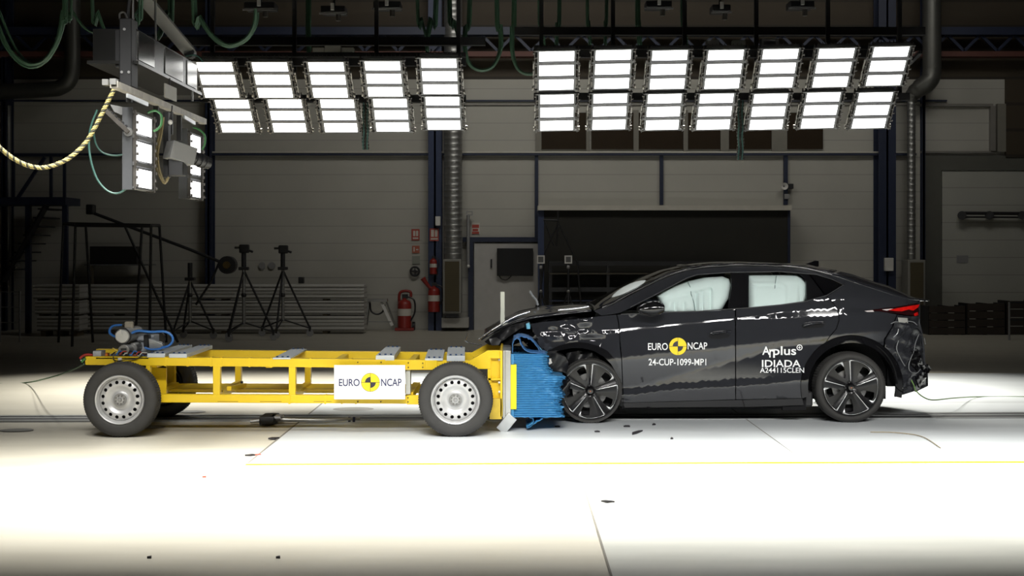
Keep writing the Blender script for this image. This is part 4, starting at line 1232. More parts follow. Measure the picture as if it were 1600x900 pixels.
# gantries that carry the banks
BEAMY = {}
for x0, x1, yu, yl, tilt, yt, side_ in ((318, 728, 123.5, 180, 51, 92, 'left'), (834, 1420, 107.5, 174, 45.5, 76, 'right')):
    a = math.radians(tilt); back = Vector((0, math.cos(a), math.sin(a))) * .29
    t = thing('lighting_gantry', 'dark beam gantry hung from the roof carrying the %s bank of floodlights' % side_, 'gantry', P((x0 + x1) / 2, yt, 4.6), 'lighting gantries')
    bu = P(800, yu, DU - DC) + back; bl = P(800, yl, DL - DC) + back
    BEAMY[side_] = (bu, bl)
    for b_ in (bu, bl):
        MB().beam((P(x0, 0, b_.y).x, b_.y, b_.z), (P(x1, 0, b_.y).x, b_.y, b_.z), .09, .09).build('gantry_beam', m_dark, t)
    n = 4 if side_ == 'left' else 6
    for k in range(n):
        px = x0 + 12 + (x1 - x0 - 24) * k / (n - 1); xx = P(px, 0, bl.y).x
        MB().box(xx - .025, xx + .025, bl.y + .045, bl.y + .095, bl.z - .05, 9.5).build('hanger', m_dark, t)
        MB().beam((xx, bu.y - .02, bu.z + .02), (xx, bl.y + .07, bl.z + .3), .04, .04).build('gantry_brace', m_dark, t)
    zt_ = P(0, 62 if side_ == 'left' else 46, bl.y).z
    MB().beam((P(x0 - 30, 0, bl.y).x, bl.y + .15, zt_), (P(x1 + 30, 0, bl.y).x, bl.y + .15, zt_), .10, .10).build('gantry_beam', m_dark, t)
    zb_ = P(0, 83 if side_ == 'left' else 72, bl.y - .03).z - .025
    MB().beam((P(x0, 0, bl.y).x, bl.y - .03, zb_), (P(x1, 0, bl.y).x, bl.y - .03, zb_), .14, .05).build('gantry_beam', m_dark, t)
PBL = BEAMY['left'][1].y - .09; PBR = BEAMY['right'][1].y - .09
# white power boxes on the gantries
for x0, y0, x1, y1, n in ((488, 74, 506, 83, 'left one of the three'), (507, 71, 532, 83, 'middle one of the three'), (534, 74, 552.5, 83, 'right one of the three')):
    tag(MB().pbox(x0, y0, x1, y1, PBL, PBL + .12).build('power_box', m_white, bevel=.006), 'small white power box over the left bank, %s' % n, 'box', 'white power boxes')
for x0, y0, x1, y1, n in ((1104, 62.5, 1124, 72, 'leftmost of the three over the right bank'), (1145, 62.5, 1165, 72, 'middle of the three over the right bank')):
    tag(MB().pbox(x0, y0, x1, y1, PBR, PBR + .12).build('power_box', m_grey, bevel=.006), 'small grey power box, %s' % n, 'box', 'white power boxes')
mb = MB(); mb.pbox(1190, 60, 1217, 63.5, PBR, PBR + .12); mb.pbox(1190, 63.5, 1194, 72, PBR, PBR + .12); mb.pbox(1212, 63.5, 1217, 72, PBR, PBR + .12); mb.pbox(1194, 63.5, 1212, 72, PBR + .09, PBR + .12)
tag(mb.build('power_box', m_grey), 'small open grey bracket box, rightmost of the three over the right bank', 'box', 'white power boxes')
# overhead cameras on drop poles
def ceiling_cam(px, py, w, label):
    y = 5.5; c = P(px, py, y)
    t = thing('overhead_camera', label, 'camera', c, 'overhead cameras')
    MB().box(c.x - w / 2, c.x + w / 2, y - .14, y + .14, c.z - .03, c.z + .06).build('camera_body', m_black, t, bevel=.01)
    MB().box(c.x - .022, c.x + .022, y - .17, y - .14, c.z + .0, c.z + .09).build('white_plate', m_white, t)
    MB().cyl((c.x + .06, y - .02, c.z - .03), (c.x + .06, y - .02, c.z - .12), .035, n=12).build('lens', m_lampd, t)
    MB().box(c.x - w / 2 - .02, c.x + w / 2 + .02, y - .13, y - .115, c.z - .05, c.z - .03).build('mount_rail', m_grey, t)
    MB().box(c.x - .015, c.x + .015, y - .02, y + .02, c.z + .06, 9.5).build('drop_pole', m_dark, t)
for px, py, w, lab in ((408, 13, .40, 'black camera hanging from the roof above the second column of left floodlights'), (522, 19, .32, 'black camera hanging above the white power boxes of the left bank'),
                       (606, 12, .36, 'black camera hanging from the roof above the fourth column of left floodlights'), (1028, 11, .34, 'black camera hanging from the roof above the third column of right floodlights'),
                       (1125, 17, .24, 'black camera hanging above the grey power boxes of the right bank'), (1250, 11, .32, 'black camera hanging from the roof between the fifth and sixth right columns')):
    ceiling_cam(px, py, w, lab)
# green festoon cables
m_grn = M('green_cable', (.045, .10, .062), .5, noise=.3)
m_cyan = M('pale_green_cable', (.05, .13, .11), .5)
def cable(pts, y, r, label, mat=None, n=4, group='green supply cables', cat='cable', name='festoon_cable', strands=4, spread=.018):
    rr = random.Random(int(pts[0][0] * 7 + pts[-1][1])); m = MB()
    if pts[0][1] < 0: pts = [(pts[0][0], -560)] + list(pts)
    if pts[-1][1] < 0: pts = list(pts) + [(pts[-1][0], -560)]
    for s in range(strands):
        off = Vector((rr.uniform(-spread, spread), rr.uniform(-spread, spread), rr.uniform(-spread, spread))) if strands > 1 else Vector()
        k = 1 + (rr.uniform(-.5, .5) * spread * 2)
        r_ = r * (1.25 if strands > 1 else 1)
        m.tube(smooth_pts([P(a, b, y) + off * (1 + .6 * math.sin(i)) for i, (a, b) in enumerate(pts)], n), r_, 6)
    o = m.build(name, mat or m_grn)
    return tag(o, label, cat, group)
cable([(-10, 10), (4, 52), (20, 85), (45, 104), (70, 97), (90, 65), (101, 20), (106, -10)], 0.0, .010, 'green cable bundle drooping in a deep loop at the top left corner', strands=6, spread=.025)
cable([(104, -10), (115, 20), (135, 47), (155, 53), (178, 52)], .2, .009, 'green cable bundle running from the top left loop to the grey lamp rig')
cable([(143, -10), (153, 20), (164, 50), (178, 78)], 1.0, .009, 'green cable bundle falling behind the grey lamp rig pillar')
cable([(222, -10), (216, 18), (206, 33)], -1.2, .008, 'green cable coming down onto the pillar top of the lamp rig', strands=2)
cable([(268, -10), (262, 20), (252, 50), (246, 62)], .4, .012, 'green cable bundle falling behind the slanting white boom')
cable([(306, -10), (318, 30), (338, 60), (360, 72), (385, 62), (400, 40), (404, 18)], 3.3, .016, 'green cable bundle looping above the first two columns of left floodlights', spread=.03)
cable([(650, -10), (657, 30), (665, 60), (667, 90)], 5.05, .015, 'left strand of the green cable pair above the rightmost left-bank column')
cable([(683, -10), (675, 30), (669, 60), (668, 90)], 5.05, .015, 'right strand of the green cable pair above the rightmost left-bank column')
cable([(703, -10), (710, 30), (717, 60), (718, 90)], 5.05, .012, 'green cable falling just left of the round duct top')
cable([(733, -10), (726, 40), (726, 80), (735, 102), (752, 110), (770, 103), (781, 75), (780, 40), (775, -10)], 5.05, .016, 'green cable in a hanging loop right of the left floodlight bank')
cable([(804, -10), (801, 40), (801, 80), (808, 105), (820, 115), (832, 115)], 5.05, .014, 'green cable curving into the left side of the right bank')
for px0, px1, lab in ((844, 853, 'first green cable falling onto the leftmost right-bank column'), (873, 868, 'second green cable falling onto the leftmost right-bank column'), (917, 923, 'first green cable falling onto the second right-bank column'),
                      (949, 947, 'second green cable falling onto the second right-bank column'), (998, 1002, 'green cable falling left of the third right-bank column'), (1067, 1072, 'green cable falling right of the third right-bank column'), (482, 483, 'green cable falling left of the white power boxes of the left bank')):
    cable([(px0, -10), ((px0 + px1) / 2 - 1, 35), (px1, 84)], 5.05, .013, lab, strands=3, spread=.02)
for px, y0, y1, lab in ((571, 160, 232, 'green-dotted cable chain hanging below the left bank between third and fourth columns'), (1157, 150, 248, 'green-dotted cable chain hanging below the right bank between fourth and fifth columns')):
    m = MB(); y = BEAMY['left' if px < 800 else 'right'][1].y; n = int((y1 - y0) / 5)
    t = thing('cable_chain', lab, 'cable chain', P(px, y1, y), 'hanging cable chains')
    for k in range(n + 1):
        py = y0 + (y1 - y0) * k / n; p = P(px + .6 * math.sin(k), py, y)
        m.box(p.x - .042, p.x + .042, y - .02, y + .02, p.z - .014, p.z + .014)
    m.beam(P(px, y0, y + .02), P(px, y1, y + .02), .03, .02, up=(1, 0, 0)); m.build('chain_link', m_lampd, t)
    for dx in (-3, 3):
        MB().tube([P(px + dx + .7 * math.sin(k * .9), y0 + (y1 - y0 + 2) * k / n, y - .03) for k in range(n + 1)], .009, 6).build('inner_cable', m_cyan, t)
# ================================================================== LAMP AND CAMERA RIG, UPPER LEFT (everything in it runs along the depth axis)
RX = -2.94
def Q(px, py, x=RX):
    """point of the plane X = x seen at that pixel"""
    d = x * F / (px - 800.0)
    return Vector((x, d - DC, H + (HY - py) * d / F))
rig = thing('camera_rig', 'grey overhead rig with a box girder, a white cross bar and a slanting boom', 'rig', Q(250, 140))
a, b = Q(213, 45), Q(308, 95); z0, z1 = a.z - .255, a.z
bx = MB(); bx.box(RX - .34, RX, a.y, b.y, z0, z1); gb = bx.build('box_girder', M('rig_sheet_metal', (.05, .05, .048), .25, .7, noise=.25, scale=4), rig)
for t0, t1 in ((.02, .25), (.42, .72), (.8, .98)):
    y0 = a.y + (b.y - a.y) * t0; y1 = a.y + (b.y - a.y) * t1
    MB().box(RX, RX + .008, y0, y1, z0 + .02, z1 - .015).build('cover_panel', M('bright_sheet_metal', (.20, .20, .19), .13, .95, noise=.2, scale=5), gb)
MB().box(RX - .36, RX + .04, a.y - .08, b.y + .02, z0 - .03, z0 - .005).build('girder_flange', M('rig_sheet_metal', (.05, .05, .048), .25, .7), rig)
p0 = P(186, 135, a.y - .12); p1 = P(205.5, 28, a.y - .12)
MB().box(p0.x, p1.x, a.y - .12, a.y + .05, p0.z, p1.z).build('rig_pillar', M('rig_grey_paint', (.013, .0135, .015), .5), rig, bevel=.008)
MB().box(p0.x - .05, p0.x, a.y - .05, a.y + .2, p0.z + .16, p1.z - .08).build('rig_backplate', m_dark, rig)
mb = MB()
for px, py in ((194, 45.5), (190, 112.5), (201, 112.5)): p = P(px, py, a.y - .125); mb.cyl(p, p + Vector((0, .01, 0)), .011, n=8)
mb.build('rig_bolt', m_bolt, rig, each=True)
MB().tube(smooth_pts([P(x, y, a.y - .05) for x, y in ((187, 30), (187, 22), (192, 19), (196, 22), (199, 30))], 4), .008, 6).build('cable_hook', m_galv, rig)
MB().tube([P(205, -30, a.y), P(199, 28, a.y)], .014).build('hanger_rod', m_dark, rig)
for px, py, q in ((218, 45, .25), (241, 56, .9)):
    y_ = a.y + q; p = Vector((RX - .1, y_, z1)); MB().cyl(p, (p.x, p.y, 9.4), .010, n=8).build('hanger_rod', m_galv, rig)
MB().beam(P(212, -18, -.6), P(297, 82, .5), .11, .06, up=(0, 1, 0)).build('boom', M('cream_boom', (.16, .155, .14), .5), rig)
c = P(297, 83, .48); MB().cyl(c + Vector((0, -.05, 0)), c + Vector((0, .05, 0)), .05, n=14).build('boom_joint', m_dark, rig)
q0, q1 = Q(178, 133, -2.96), Q(318, 189, -2.96)
MB().box(-2.99, -2.93, q0.y, q1.y, q0.z - .02, q0.z + .03).build('cross_bar', M('scuffed_white_bar', (.34, .32, .28), .5, noise=.5, scale=12), rig)
mb = MB()
for px, py in ((166, 129), (178, 128)):
    p = P(px, py, q0.y); mb.box(p.x - .022, p.x + .022, p.y - .03, p.y + .03, p.z - .022, p.z + .022)
mb.build('bar_clamp', m_galv, rig, each=True)
for (x0, y0, x1, y1) in ((197, 146, 229, 160), (286, 180, 303, 190)):
    u, v = Q(x0, y0, -2.9), Q(x1, y1, -2.9)
    MB().prism([u, v, v + Vector((0, 0, -.03)), u + Vector((0, 0, -.03))], (.015, 0, 0)).build('reflector_strip', m_alu, rig)
u, v = Q(256, 130, -2.88), Q(274, 138, -2.88)
MB().prism([u, v, v + Vector((0, 0, -.115)), u + Vector((0, 0, -.115))], (.012, 0, 0)).build('label_plate', M('dull_label', (.22, .21, .18), .5), rig)
MB().tube([Q(265, 122, -2.885), Q(265, 133, -2.885)], .006, 6).build('plate_hook', m_dark, rig)
MB().tube([Q(300, 142, -2.9), Q(300, 158, -2.9)], .012, 6).build('girder_pin', m_galv, rig)
for px, y1_ in ((204, 140), (246, 180), (268, 190), (282, 200), (308, 172)):
    u = Q(px, 150, -2.97); w_ = Q(px, y1_ + 20, -2.97)
    MB().box(-3.0, -2.96, u.y - .02, u.y + .02, w_.z, q0.z).build('drop_bracket', m_dark, rig)
arm = MB(); arm.beam(P(166, 172, -1.55), P(203, 207, -1.55), .03, .10, up=(0, 1, 0)); ao = arm.build('swivel_arm', m_lampd, rig)
mb = MB()
for k in range(6):
    p = P(170 + 5.4 * k, 172 + 5 * k, -1.57); mb.cyl(p, p + Vector((0, .008, 0)), .012, n=8)
mb.build('arm_hole', m_hole, ao, each=True)
c = P(200, 206, -1.58); MB().cyl(c, c + Vector((0, .05, 0)), .035, n=18).build('arm_knob', m_galv, ao)
mb = MB(); mb.prism([P(172, 163, -1.5), P(196, 168, -1.5), P(190, 180, -1.5), P(178, 174, -1.5)], (0, .06, 0)); mb.build('cable_guide', m_grey, rig)
# two lamps facing the crash lane
for (x0, x1, yt, lab) in ((212.5, 236.5, 176.5, 'near'), (297, 312.8, 208, 'far')):
    u, v = Q(x0, yt), Q(x1, yt)
    cc = Vector((RX, (u.y + v.y) / 2, u.z - .079 - .213))
    floodlight(cc, (0, 1, 0), (0, 0, -1), 'three-bar floodlight on the overhead rig, %s' % ('beside the yellow rope end and turned to the lane' if lab == 'near' else 'behind the pale box camera'), 'floodlights of the overhead rig', lw=(v - u).length, knob=False, sink=.015)
    uu = MB(); uu.box(RX - .085, RX - .008, u.y - .075, u.y - .062, cc.z - .31, cc.z + .33); uu.build('lamp_side_plate', M('lamp_side_grey', (.06, .063, .068), .5), rig)
# the camera
cr = thing('box_camera', 'pale grey box camera with black lens between the two rig floodlights', 'camera', P(285, 240, -.6))
p0 = P(263, 233, -.85); p1 = P(300, 246, -.70); d = (p1 - p0).normalized()
up = Vector((0, 0, 1)); s_ = d.cross(up).normalized(); up = s_.cross(d).normalized()
MB().obox((p0 + p1) / 2, d, s_, up, (p1 - p0).length, .13, .15).build('camera_body', M('camera_grey', (.17, .17, .165), .45), cr, bevel=.004)
MB().cyl(p1, p1 + d * .17, .050, n=20).build('lens', m_black, cr)
for k, r in ((.03, .058), (.075, .062), (.12, .056)): MB().cyl(p1 + d * k, p1 + d * (k + .022), r, n=20).build('lens_ring', m_matt, cr)
MB().box(p0.x - .01, p0.x + .12, p0.y + .02, p0.y + .14, p0.z - .22, p0.z - .07).build('camera_mount', m_black, cr, bevel=.01)
mb = MB(); q = P(255, 175, -.7); q2 = P(263, 277, -.7); mb.box(q.x, q2.x, -.7, -.62, q2.z, q.z); mb.build('camera_post', m_dark, cr)
p = P(266, 191, -.8); MB().sphere(p, .02, .02, .022).build('signal_bulb', m_white, cr)
MB().tube(smooth_pts([P(264, 196, -.8), P(268, 175, -.8), P(269, 165, -.8)], 4), .006, 6).build('signal_wire', m_dark, cr)
# cables and the rope
cable([(231, 176), (243, 173), (252, 180), (252, 194), (246, 202), (240, 205)], -1.2, .010, 'bright green cable bowed over the near rig floodlight', M('lime_cable', (.04, .16, .05), .45), strands=1, group='rig cables')
cable([(302, 199), (312, 203), (320, 212), (320, 224), (316, 234)], .2, .010, 'bright green cable bowed over the far rig floodlight', M('lime_cable', (.04, .16, .05), .45), strands=1, group='rig cables')
cable([(152, 172), (143, 195), (139, 220), (142, 250), (152, 280), (168, 298), (184, 302), (198, 294), (207, 281), (210, 274)], -1.5, .008, 'thin turquoise cable hanging in a big loop under the near rig floodlight', m_cyan, strands=1, group='rig cables')
cable([(146, 205), (150, 225), (160, 238), (178, 243), (196, 241)], -1.2, .008, 'thin turquoise cable running level into the back of the near rig floodlight', m_cyan, strands=1, group='rig cables')
cable([(254, 185), (250, 210), (244, 240), (246, 262), (252, 278), (258, 286), (262, 278)], -.9, .008, 'thin yellow cable hanging beside the rig camera post', M('straw_cable', (.14, .11, .05), .5), strands=2, spread=.012, group='rig cables')
cable([(290, 88), (303, 86), (312, 90), (317, 97)], .4, .008, 'thin turquoise cable arching from the boom end to the left bank', m_cyan, strands=1, group='rig cables')
rp = smooth_pts([P(a, b, y) for a, b, y in ((179, 138, -1.75), (170, 156, -1.78), (159, 178, -1.8), (148, 200, -1.82), (133, 224, -1.85), (112, 244, -1.9), (90, 256, -1.95), (66, 262, -2.0), (42, 258, -2.05), (20, 247, -2.1), (0, 231, -2.15), (-18, 212, -2.2), (-60, 150, -2.3), (-90, 60, -2.4), (-105, -200, -2.4), (-110, -900, -2.4))], 14)
rope = thing('rope', 'thick twisted yellow and black rope sagging from the overhead rig to the left edge', 'rope', rp[0])
for k in range(3):
    st = []
    for i, p in enumerate(rp):
        d = (rp[min(i + 1, len(rp) - 1)] - rp[max(i - 1, 0)]).normalized(); s_ = Vector((0, 1, 0)); u_ = d.cross(s_).normalized()
        ang = i * .95 + k * 2 * PI / 3
        st.append(p + s_ * (.009 * math.cos(ang)) + u_ * (.009 * math.sin(ang)))
    MB().tube(st, .0095, 6).build('rope_strand', M('black_fibre', (.03, .03, .02), .8) if k == 2 else M('yellow_fibre', (.36, .30, .11), .8), rope)
# ================================================================== BACKGROUND OF THE HALL
m_red = M('fire_red', (.26, .022, .016), .4)
m_redsign = M('red_sign', (.40, .06, .04), .5)
# ---- ducts
def duct(px, y, r, z0, z1, label, rib=.12):
    x = P(px, 400, y).x; prof = []; z = z0
    while z < z1:
        prof += [(r, z), (r, z + rib * .8), (r + .006, z + rib * .9)]; z += rib
    t = MB(); t.lathe([(q, h) for q, h in prof], (x, y, 0), (0, 0, 1), 28)
    return t, x
t = thing('ventilation_duct', 'round galvanised duct standing behind the blue column, on a grille cabinet', 'duct', (P(708, 400, 15.2).x, 15.2, 0))
d, x = duct(708, 15.2, .19, P(0, 405, 15.2).z, 9.5, ''); d.build('duct_pipe', m_galv, t)
g = MB().pbox(692, 405, 720.5, 490, 14.95, 15.45).build('grille_cabinet', M('cabinet_grey', (.24, .235, .21), .5), t, bevel=.01)
MB().pbox(695, 408.5, 717.5, 486.5, 14.92, 14.96).build('filter_grille', stripes_mat('filter_brown', (.075, .06, .03), (.04, .03, .018), .04, .8), g)
mb = MB(); mb.pbox(697, 490, 716, 496, 15.0, 15.4); mb.build('cabinet_foot', m_dark, t)
MB().pbox(690, 497, 732, 512, 15.1, 15.6).build('plinth', M('plinth_grey', (.36, .35, .32), .6), t)
t = thing('ventilation_duct', 'round dark duct at far right that jogs left and stands on a cabinet', 'duct', (P(1424, 400, 15.2).x, 15.2, 0))
d, x = duct(1424, 15.2, .085, P(0, 405, 15.2).z, P(0, 150, 15.2).z, ''); d.build('duct_pipe', m_galv, t)
MB().tube(smooth_pts([P(1456, -300, 15.0), P(1456, 60, 15.0), P(1456, 112, 15.0), P(1450, 128, 15.0), P(1437, 138, 15.1), P(1426, 148, 15.2), P(1424, 160, 15.2)], 6), [.19] * 25 + [.17] * 4 + [.15] * 4 + [.12] * 2 + [.10] * 2, 18).build('duct_elbow', M('dull_duct', (.12, .12, .11), .45, .6), t)
g = MB().pbox(1419, 406, 1446, 500, 14.95, 15.4).build('grille_cabinet', M('cabinet_grey', (.24, .235, .21), .5), t, bevel=.01)
MB().pbox(1423, 410, 1443, 498, 14.92, 14.96).build('filter_grille', stripes_mat('filter_brown', (.075, .06, .03), (.04, .03, .018), .04, .8), g)
t = thing('ventilation_duct', 'wide dark duct at upper left bending towards the left edge', 'duct', P(112, 100, 14.9))
MB().tube(smooth_pts([P(113, -300, 14.9), P(113, 40, 14.9), P(113, 100, 14.9), P(109, 124, 14.9), P(95, 136, 14.9), P(70, 140, 14.9), P(-60, 146, 14.9)], 6), .16, 18).build('duct_elbow', M('dull_duct', (.12, .12, .11), .45, .6), t)
t = tag(MB().cyl((P(13, 0, 15.5).x, 15.5, 0), (P(13, 0, 15.5).x, 15.5, P(0, 165, 15.5).z), .06, n=14).build('drain_pipe', m_galv), 'thin upright grey pipe close to the left edge', 'pipe')
# ---- signs and fire gear on the wall
def sign(px0, py0, px1, py1, y, mat, label, cat='sign', marks=()):
    o = MB().pbox(px0, py0, px1, py1, y - .02, y).build('wall_sign', mat)
    tag(o, label, cat, 'signs on the back wall')
    for (a, b, c, d, m_) in marks:
        MB().pbox(a, b, c, d, y - .026, y - .019).build('pictogram', m_, o)
    return o
m_wl = M('sign_white', (.55, .52, .46), .5)
sign(643, 358, 655.5, 375.5, YW, m_redsign, 'red fire sign topmost of the column of signs left of the blue post', marks=((645.5, 360.5, 649, 369, m_wl), (650, 360.5, 653.5, 369, m_wl), (645, 371, 653.5, 373.5, m_wl)))
sign(644, 384, 655.5, 395.5, YW, M('orange_red_sign', (.42, .12, .07), .5), 'small square orange-red sign below the red fire sign', marks=((646, 386, 648, 393, m_wl), (650, 389, 653.5, 391, m_wl)))
sign(644, 400, 656, 412.5, YW, M('grey_sign', (.26, .27, .23), .6), 'plain grey square plate above the wall hand wheel')
sign(671.5, 357, 685.5, 376.5, YW - .36, m_redsign, 'red and white fire sign on the blue column', marks=((673.5, 359, 678, 370, m_wl), (679.5, 359, 683.5, 370, m_wl), (673, 372, 684, 374.5, m_wl)))
sign(736.5, 348, 749.5, 366, YW, M('sign_white', (.55, .52, .46), .5), 'red and white notice above the white door', marks=((737.5, 351, 748.5, 356, m_redsign), (738.5, 357.5, 747, 361, m_redsign), (737.5, 362, 748.5, 365.5, m_redsign)))
t = thing('hand_wheel', 'dark four-spoke hand wheel on the wall below the grey plate', 'wheel', P(648, 424, YW))
c = P(648.3, 424, YW - .08); R_ = .092
MB().tube([c + Vector((R_ * math.cos(2 * PI * k / 20), 0, R_ * math.sin(2 * PI * k / 20))) for k in range(20)], .022, 8, closed=True).build('rim', m_dark, t)
mb = MB(); mb.beam(c + Vector((-R_, 0, 0)), c + Vector((R_, 0, 0)), .02, .03); mb.beam(c + Vector((0, 0, -R_)), c + Vector((0, 0, R_)), .02, .03); mb.build('spoke', m_dark, t)
MB().cyl(c, (c.x, YW, c.z), .03, n=10).build('hub', m_dark, t)
def extinguisher(px, ytop, ybot, y, label, wheels=False):
    c0 = P(px, ybot, y); c1 = P(px, ytop, y); h = c1.z - c0.z; r = h * (.20 if not wheels else .2)
    t = thing('fire_extinguisher', label, 'fire extinguisher', c0)
    MB().lathe([(0, 0), (r, 0), (r, h * .68), (r * .85, h * .76), (r * .3, h * .82), (r * .3, h * .86), (0, h * .86)], c0, (0, 0, 1), 20).build('cylinder', m_red, t)
    MB().box(c0.x - r * .35, c0.x + r * .5, y - r * .2, y + r * .2, c0.z + h * .84, c0.z + h * .97).build('valve', m_dark, t)
    MB().tube(smooth_pts([Vector((c0.x + r * .3, y, c0.z + h * .9)), Vector((c0.x + r * 1.4, y - .03, c0.z + h * .8)), Vector((c0.x + r * 1.5, y - .03, c0.z + h * .45)), Vector((c0.x + r * .9, y - .05, c0.z + h * .2))], 5), r * .13, 6).build('hose', m_black, t)
    MB().lathe([(r + .002, h * .35), (r + .002, h * .55)], c0, (0, 0, 1), 20).build('label_band', m_wl, t)
    return t, c0, h, r
extinguisher(677, 399, 428, YW - .42, 'red fire extinguisher hung on the blue column under its sign')
MB().pbox(671, 420, 684, 430, YW - .42, YW - .36).build('holder', m_dark, bpy.data.objects['fire_extinguisher'])
t2, c0, h, r = extinguisher(678, 440, 487, YW - .45, 'red fire extinguisher with a long horn hung low on the blue column')
MB().tube([P(679, 452, YW - .5), P(671, 449, YW - .52), P(664, 440, YW - .55), P(660.5, 434.5, YW - .56)], [.03, .035, .045, .06], 10).build('horn', m_red, t2)
t3, c0, h, r = extinguisher(632, 458, 512, YW - .35, 'large wheeled red fire extinguisher standing on the floor by the wall', True)
MB().tube(smooth_pts([P(624, 478, YW - .2), P(624, 460, YW - .2), P(630, 455, YW - .2), P(641, 456, YW - .2), P(642, 464, YW - .2)], 4), .03, 8).build('push_handle', m_red, t3)
for s in (-1, 1):
    c = Vector((c0.x + s * .15 + .03, YW - .2, .09)); MB().cyl(c - Vector((.03, 0, 0)), c + Vector((.03, 0, 0)), .09, n=16).build('wheel', m_black, t3)
MB().box(c0.x - .19, c0.x + .2, YW - .5, YW - .15, .01, .06).build('chassis', m_red, t3)
# ---- stepladder
t = thing('stepladder', 'low folding stepladder standing between the panel stack and the wheeled extinguisher', 'ladder', G(592, 512))
yl = YW - .7
for (a, b, dy, m_) in (((596, 472), (613, 509), -.15, m_white), ((604, 472), (617, 507), .25, m_galv), ((576, 470), (571, 510), -.15, m_galv), ((578, 470), (573, 508), .25, m_galv)):
    MB().beam(P(a[0], a[1], yl + dy * .2), P(b[0], b[1], yl + dy), .06 if m_ is m_white else .035, .03, up=(0, 1, 0)).build('ladder_leg', m_, t)
MB().pbox(574, 467, 605, 471.5, yl - .1, yl + .1).build('top_step', m_galv, t)
MB().pbox(574, 502, 611, 503.5, yl - .15, yl - .1).build('step', m_galv, t)
MB().tube(smooth_pts([P(578, 473, yl), P(580, 486, yl), P(589, 491, yl), P(598, 487, yl), P(601, 476, yl)], 4), .02, 6).build('ladder_cord', m_dark, t)
# ---- wall monitor, switches and small boxes
t = thing('monitor', 'black flat monitor mounted on the white door', 'monitor', P(805, 431, YW - .2))
MB().pbox(776.5, 388, 833, 431, YW - .24, YW - .16).build('monitor_case', M('monitor_black', (.004, .004, .004), .6), t, bevel=.008)
MB().pbox(778.5, 390, 831, 428.5, YW - .245, YW - .238).build('screen', M('screen_off', (.003, .003, .004), .6), t)
MB().tube(smooth_pts([P(780, 431, YW - .18), P(784, 436, YW - .18), P(792, 437, YW - .18), P(799, 431, YW - .18)], 4), .012, 6).build('monitor_cable', m_dark, t)
tag(MB().pbox(680, 338, 688, 352.5, YW - .5, YW - .36).build('switch_box', m_white, bevel=.01), 'small white switch box on the blue column above the fire sign', 'box')
tag(MB().pbox(1383, 403, 1396.5, 423.5, YW - .5, YW - .4).build('switch_box', m_white, bevel=.01), 'white box on the dark column behind the car tail', 'box')
t = tag(MB().tube([P(731.5, 335, YW - .22), P(731.5, 414, YW - .22)], .035, 8).build('pull_rod', m_grey), 'thin grey upright rod beside the door frame', 'rod')
MB().sphere(P(731.8, 416, YW - .25), .035, .035, .035).build('rod_knob', m_white, t)
mb = MB(); mb.pbox(728.5, 330, 738.5, 331.5, YW - .25, YW - .18); mb.pbox(728.5, 335, 738.5, 336.5, YW - .25, YW - .18); mb.pbox(728.5, 331.5, 730, 335, YW - .25, YW - .18); mb.pbox(737, 331.5, 738.5, 335, YW - .25, YW - .18); mb.build('rod_bracket', m_grey, t)
t = thing('wall_horn', 'small siren horn on a bracket by the right end of the screen bar', 'siren', P(1228, 292, YW - .2))
c = P(1226, 291, YW - .2); MB().lathe([(0.02, .12), (.03, .06), (.075, 0), (.065, .004), (.02, .05)], c, (0, 1, 0), 18).build('horn', m_white, t)
MB().pbox(1229, 287, 1240, 295, YW - .15, YW - .02).build('horn_box', m_dark, t, bevel=.01)
MB().pbox(1226, 303, 1234, 311, YW - .12, YW - .02).build('sensor', m_grey, t, bevel=.01)
# ---- big dark screen with a pale head bar
t = thing('backdrop_screen', 'wide dark backdrop screen with a pale head bar hanging on the back wall', 'screen', P(1038, 480, YW - .5))
MB().pbox(840.5, 321, 1237, 328.5, YW - .75, YW - .005).build('head_bar', M('head_bar_white', (.50, .48, .42), .5), t)
MB().pbox(845, 328.5, 1233, 478, YW - .6, YW - .56).build('screen_sheet', M('dark_sheet', (.012, .011, .007), .7, noise=.35, scale=2), t)
MB().pbox(840.5, 328.5, 850, 478, YW - .62, YW - .5).build('side_guide', m_blue, t)
MB().pbox(1231, 328.5, 1235, 478, YW - .62, YW - .5).build('side_guide', m_bluedk, t)
t = thing('storage_rack', 'low dark rack with pale shelf edges in front of the backdrop screen', 'rack', P(1040, 478, YW - 1.2))
for py, m_ in ((409, m_black), (427.5, M('shelf_edge', (.05, .042, .027), .6)), (450, m_black), (470, m_bluedk)):
    MB().pbox(858, py - 1, 1150, py + (6 if m_ is m_black else 1.2), YW - 1.3, YW - .8).build('shelf', m_, t)
for px in (860, 950, 1050, 1146):
    a = P(px, 408, YW - 1.25); MB().box(a.x - .03, a.x + .03, YW - 1.28, YW - 1.2, 0, a.z).build('rack_post', m_black, t)
